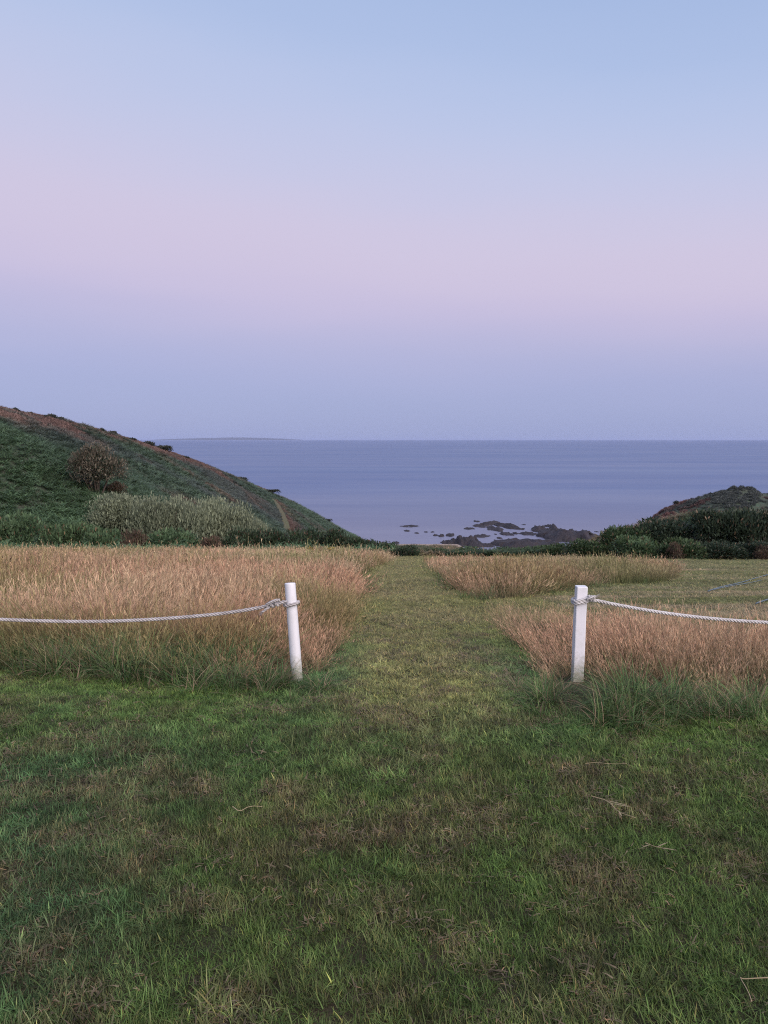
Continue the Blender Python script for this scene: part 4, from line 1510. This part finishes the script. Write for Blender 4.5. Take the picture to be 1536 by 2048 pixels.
# the posts beyond the frame that carry the other rope ends
for nm, P_, B_, lab in (('round_post', LP[-1] + lk, post_l, 'round white post out of view carrying the far end of the left rope'),
                        ('square_post', RP[-1] + rk, post_r, 'square white post out of view carrying the far end of the right rope')):
    o = B_.copy(); COL.objects.link(o)
    o.rotation_euler = (0, 0, 0.1)
    o.location = (P_[0] + (-0.03 if P_[0] < 0 else 0.03), P_[1] + 0.04, float(terrain(P_[0], P_[1])))
    tag(o, lab, 'post')

# ------------------------------------------------------------------ tussocks that stand out
def tussock_thing(px, py, s, n, label, dark=1.0, straw=0.15):
    g = hit(px, py)
    m = tussock(int(n * 0.8), 0.13, 0.20, 0.46, 0.0068, dark, straw)
    o = link('grass_tussock', m, M_VEG)
    o.location = g; o.scale = (s, s, s * 0.85)
    tag(o, label, 'grass tussock', 'tussocks of long grass by the posts')


for a in ((1265, 1425, 1.05, 360, 'broad dark green tussock in front of the right rope, right of the square post', 0.85, 0.05),
          (1128, 1392, 0.55, 200, 'straw-flecked tussock hugging the foot of the square post', 1.1, 0.3),
          (1345, 1415, 0.9, 260, 'dark tussock at the right end of the ones by the square post', 0.8, 0.2),
          (552, 1372, 0.75, 300, 'dark tussock flopping over the left foot of the round post', 0.8, 0.2),
          (640, 1380, 0.6, 200, 'low flattened tussock right of the foot of the round post', 0.9, 0.2),
          (430, 1345, 1.0, 280, 'dark green tussock under the left rope, nearest the round post', 0.9, 0.1),
          (290, 1340, 1.1, 300, 'spreading green tussock in the middle of the left rope', 1.1, 0.12),
          (130, 1340, 0.95, 280, 'straw-topped tussock under the rope towards the left frame edge', 1.0, 0.35)):
    tussock_thing(*a)

# ------------------------------------------------------------------ small plants and bits
def ragwort(px, py, h, label):
    g = hit(px, py)
    root = empty('ragwort', tuple(g))
    G = Geo()
    for k in range(5):
        a = u(0, 6.28, 1)[0]
        V, Q = tube([[0, 0, -0.02], [0.03 * math.cos(a), 0.03 * math.sin(a), h * 0.5], [0.10 * math.cos(a), 0.10 * math.sin(a), h * u(0.85, 1.0, 1)[0]]], [0.008, 0.006, 0.004], 6)
        G.add(V, Q, np.array([0.10, 0.12, 0.05]))
    link('stem', G.mesh('stem'), M_WOODY, root)
    G = Geo(); n = 120
    blades(G, np.stack([rng.normal(0, .06, n), rng.normal(0, .06, n), u(0.05, h * 0.85, n)], -1), 0.10, 0.03, u(0, 6.28, n), u(0.6, 1.5, n), 0.5, np.array([.07, .11, .04]), np.array([.09, .13, .05]), 2, 0.1, 1)
    link('foliage', G.mesh('foliage'), M_VEG, root)
    for k in range(7):
        a = k * 0.9 + u(0, 0.5, 1)[0]; q = u(0.03, 0.15, 1)[0]
        c = np.array([q * math.cos(a), q * math.sin(a), h * u(0.88, 1.04, 1)[0]])
        G = Geo(); n = 22
        blades(G, c + rng.normal(0, 0.011, (n, 3)), 0.04, 0.038, u(0, 6.28, n), u(1.0, 1.6, n), 0.2, np.array([.48, .34, .03]), np.array([.56, .40, .04]), 1, 0.7)
        link('flower_head', G.mesh('flower_head'), M_VEG, root)
    tag(root, label, 'wildflower', 'yellow wildflowers in the far left field')


ragwort(621, 1124, 0.62, 'yellow-flowered weed in the far dry grass, the left of two')
ragwort(663, 1127, 0.66, 'yellow-flowered weed in the far dry grass, the right and larger one')


def dock(px, py, h, label):
    g = hit(px, py)
    root = empty('dock_plant', tuple(g))
    G = Geo()
    for k in range(7):
        H = Geo()
        a = u(0, 6.28, 1)[0]; hh2 = h * u(0.7, 1.0, 1)[0]
        p = np.array([[0, 0, -0.02], [0.05 * math.cos(a), 0.05 * math.sin(a), hh2 * 0.5], [0.16 * math.cos(a), 0.16 * math.sin(a), hh2]])
        V, Q = tube(p, [0.007, 0.005, 0.003], 6)
        G.add(V, Q, np.array([0.12, 0.07, 0.05]))
        n = 110
        t = np.linspace(0.42, 1.0, n)
        q = np.stack([np.interp(t, [0, .5, 1], p[:, i]) for i in range(3)], -1)
        blades(H, q, u(0.015, 0.035, n), 0.014, u(0, 6.28, n), u(0.4, 1.6, n), 0.3, np.array([.105, .05, .038]), np.array([.13, .065, .045]), 1, 0.6)
        link('seed_head', H.mesh('seed_head'), M_VEG, root)
    link('stem', G.mesh('stem'), M_WOODY, root)
    tag(root, label, 'weed')


dock(8, 1195, 0.75, 'dark red-brown seeding weed standing in the dry grass at the left frame edge')

STRAW = np.array([0.36, 0.285, 0.175])


def straw(pix, r, label, branches=()):
    g0 = hit(*pix[0])
    root = empty('straw_stalk', tuple(g0))
    pts = np.array([hit(a, b) + np.array([0, 0, 0.036]) for a, b in pix]) - g0
    pts[1:-1] += rng.normal(0, 0.006, (len(pts) - 2, 3))
    P = smooth_path(pts, 0.01, 1)
    G = Geo(); V, Q = tube(P, np.linspace(r, r * 0.5, len(P)), 6); G.add(V, Q, STRAW)
    link('stem', G.mesh('stem'), M_WOODY, root)
    if branches:
        G = Geo()
        for (t, a_, l_) in branches:
            b = P[int(t * (len(P) - 1))]
            blades(G, b[None], l_, 0.006, a_, 1.45, 0.15, STRAW * 0.95, STRAW, 3, 0.2, 1)
        link('leaf', G.mesh('leaf'), M_VEG, root)
    tag(root, label, 'straw', 'loose straws lying on the lawn')


straw([(1182, 1610), (1212, 1624), (1240, 1642), (1272, 1658)], 0.0022, 'pale straw stalk with loose leaves on the lawn right of centre',
      ((0.3, -0.6, 0.10), (0.4, -0.5, 0.09), (0.7, -1.6, 0.05)))
straw([(1545, 1982), (1505, 1988), (1476, 1993), (1475, 1995), (1488, 2015), (1502, 2046)], 0.0020, 'pale straw bent sharply in two at the bottom right corner')
straw([(466, 1638), (482, 1641), (505, 1639), (527, 1632)], 0.0018, 'thin straw lying across the brown patch left of centre')
straw([(1290, 1714), (1318, 1722), (1345, 1726)], 0.0018, 'small forked tuft of straw on the right of the lawn', ((0.2, -2.6, 0.05), (0.5, 0.5, 0.06), (0.6, -0.4, 0.06)))
straw([(1170, 1545), (1195, 1542), (1225, 1544), (1255, 1541)], 0.0012, 'very thin straw lying level below the broad dark tussock')

# pale blue ropes lying on the mown corner
M_BLUE = rope_mat('blue_rope', (0.15, 0.20, 0.245, 1), (0.10, 0.145, 0.18, 1))


def lying_rope(pix, r, name, label, lift=0.045):
    P = np.array([hit(a, b) + np.array([0, 0, lift]) for a, b in pix])
    root = empty(name, tuple(P[0]))
    rope_part('strand', smooth_path(P - P[0], 0.03, 2), r, M_BLUE, root, 0.16, False)
    tag(root, label, 'rope', 'blue ropes on the mown corner')


lying_rope([(1416, 1187), (1445, 1177), (1480, 1170), (1510, 1160), (1560, 1146), (1620, 1130)], 0.012, 'blue_rope', 'long pale blue rope lying across the mown grass on the right')
lying_rope([(1428, 1184), (1460, 1176), (1500, 1170), (1560, 1155), (1630, 1140)], 0.008, 'blue_rope', 'thinner blue rope lying just below the long pale blue one')
lying_rope([(1512, 1213), (1540, 1203), (1600, 1188)], 0.012, 'blue_rope', 'short visible end of blue rope nearer at the right frame edge')
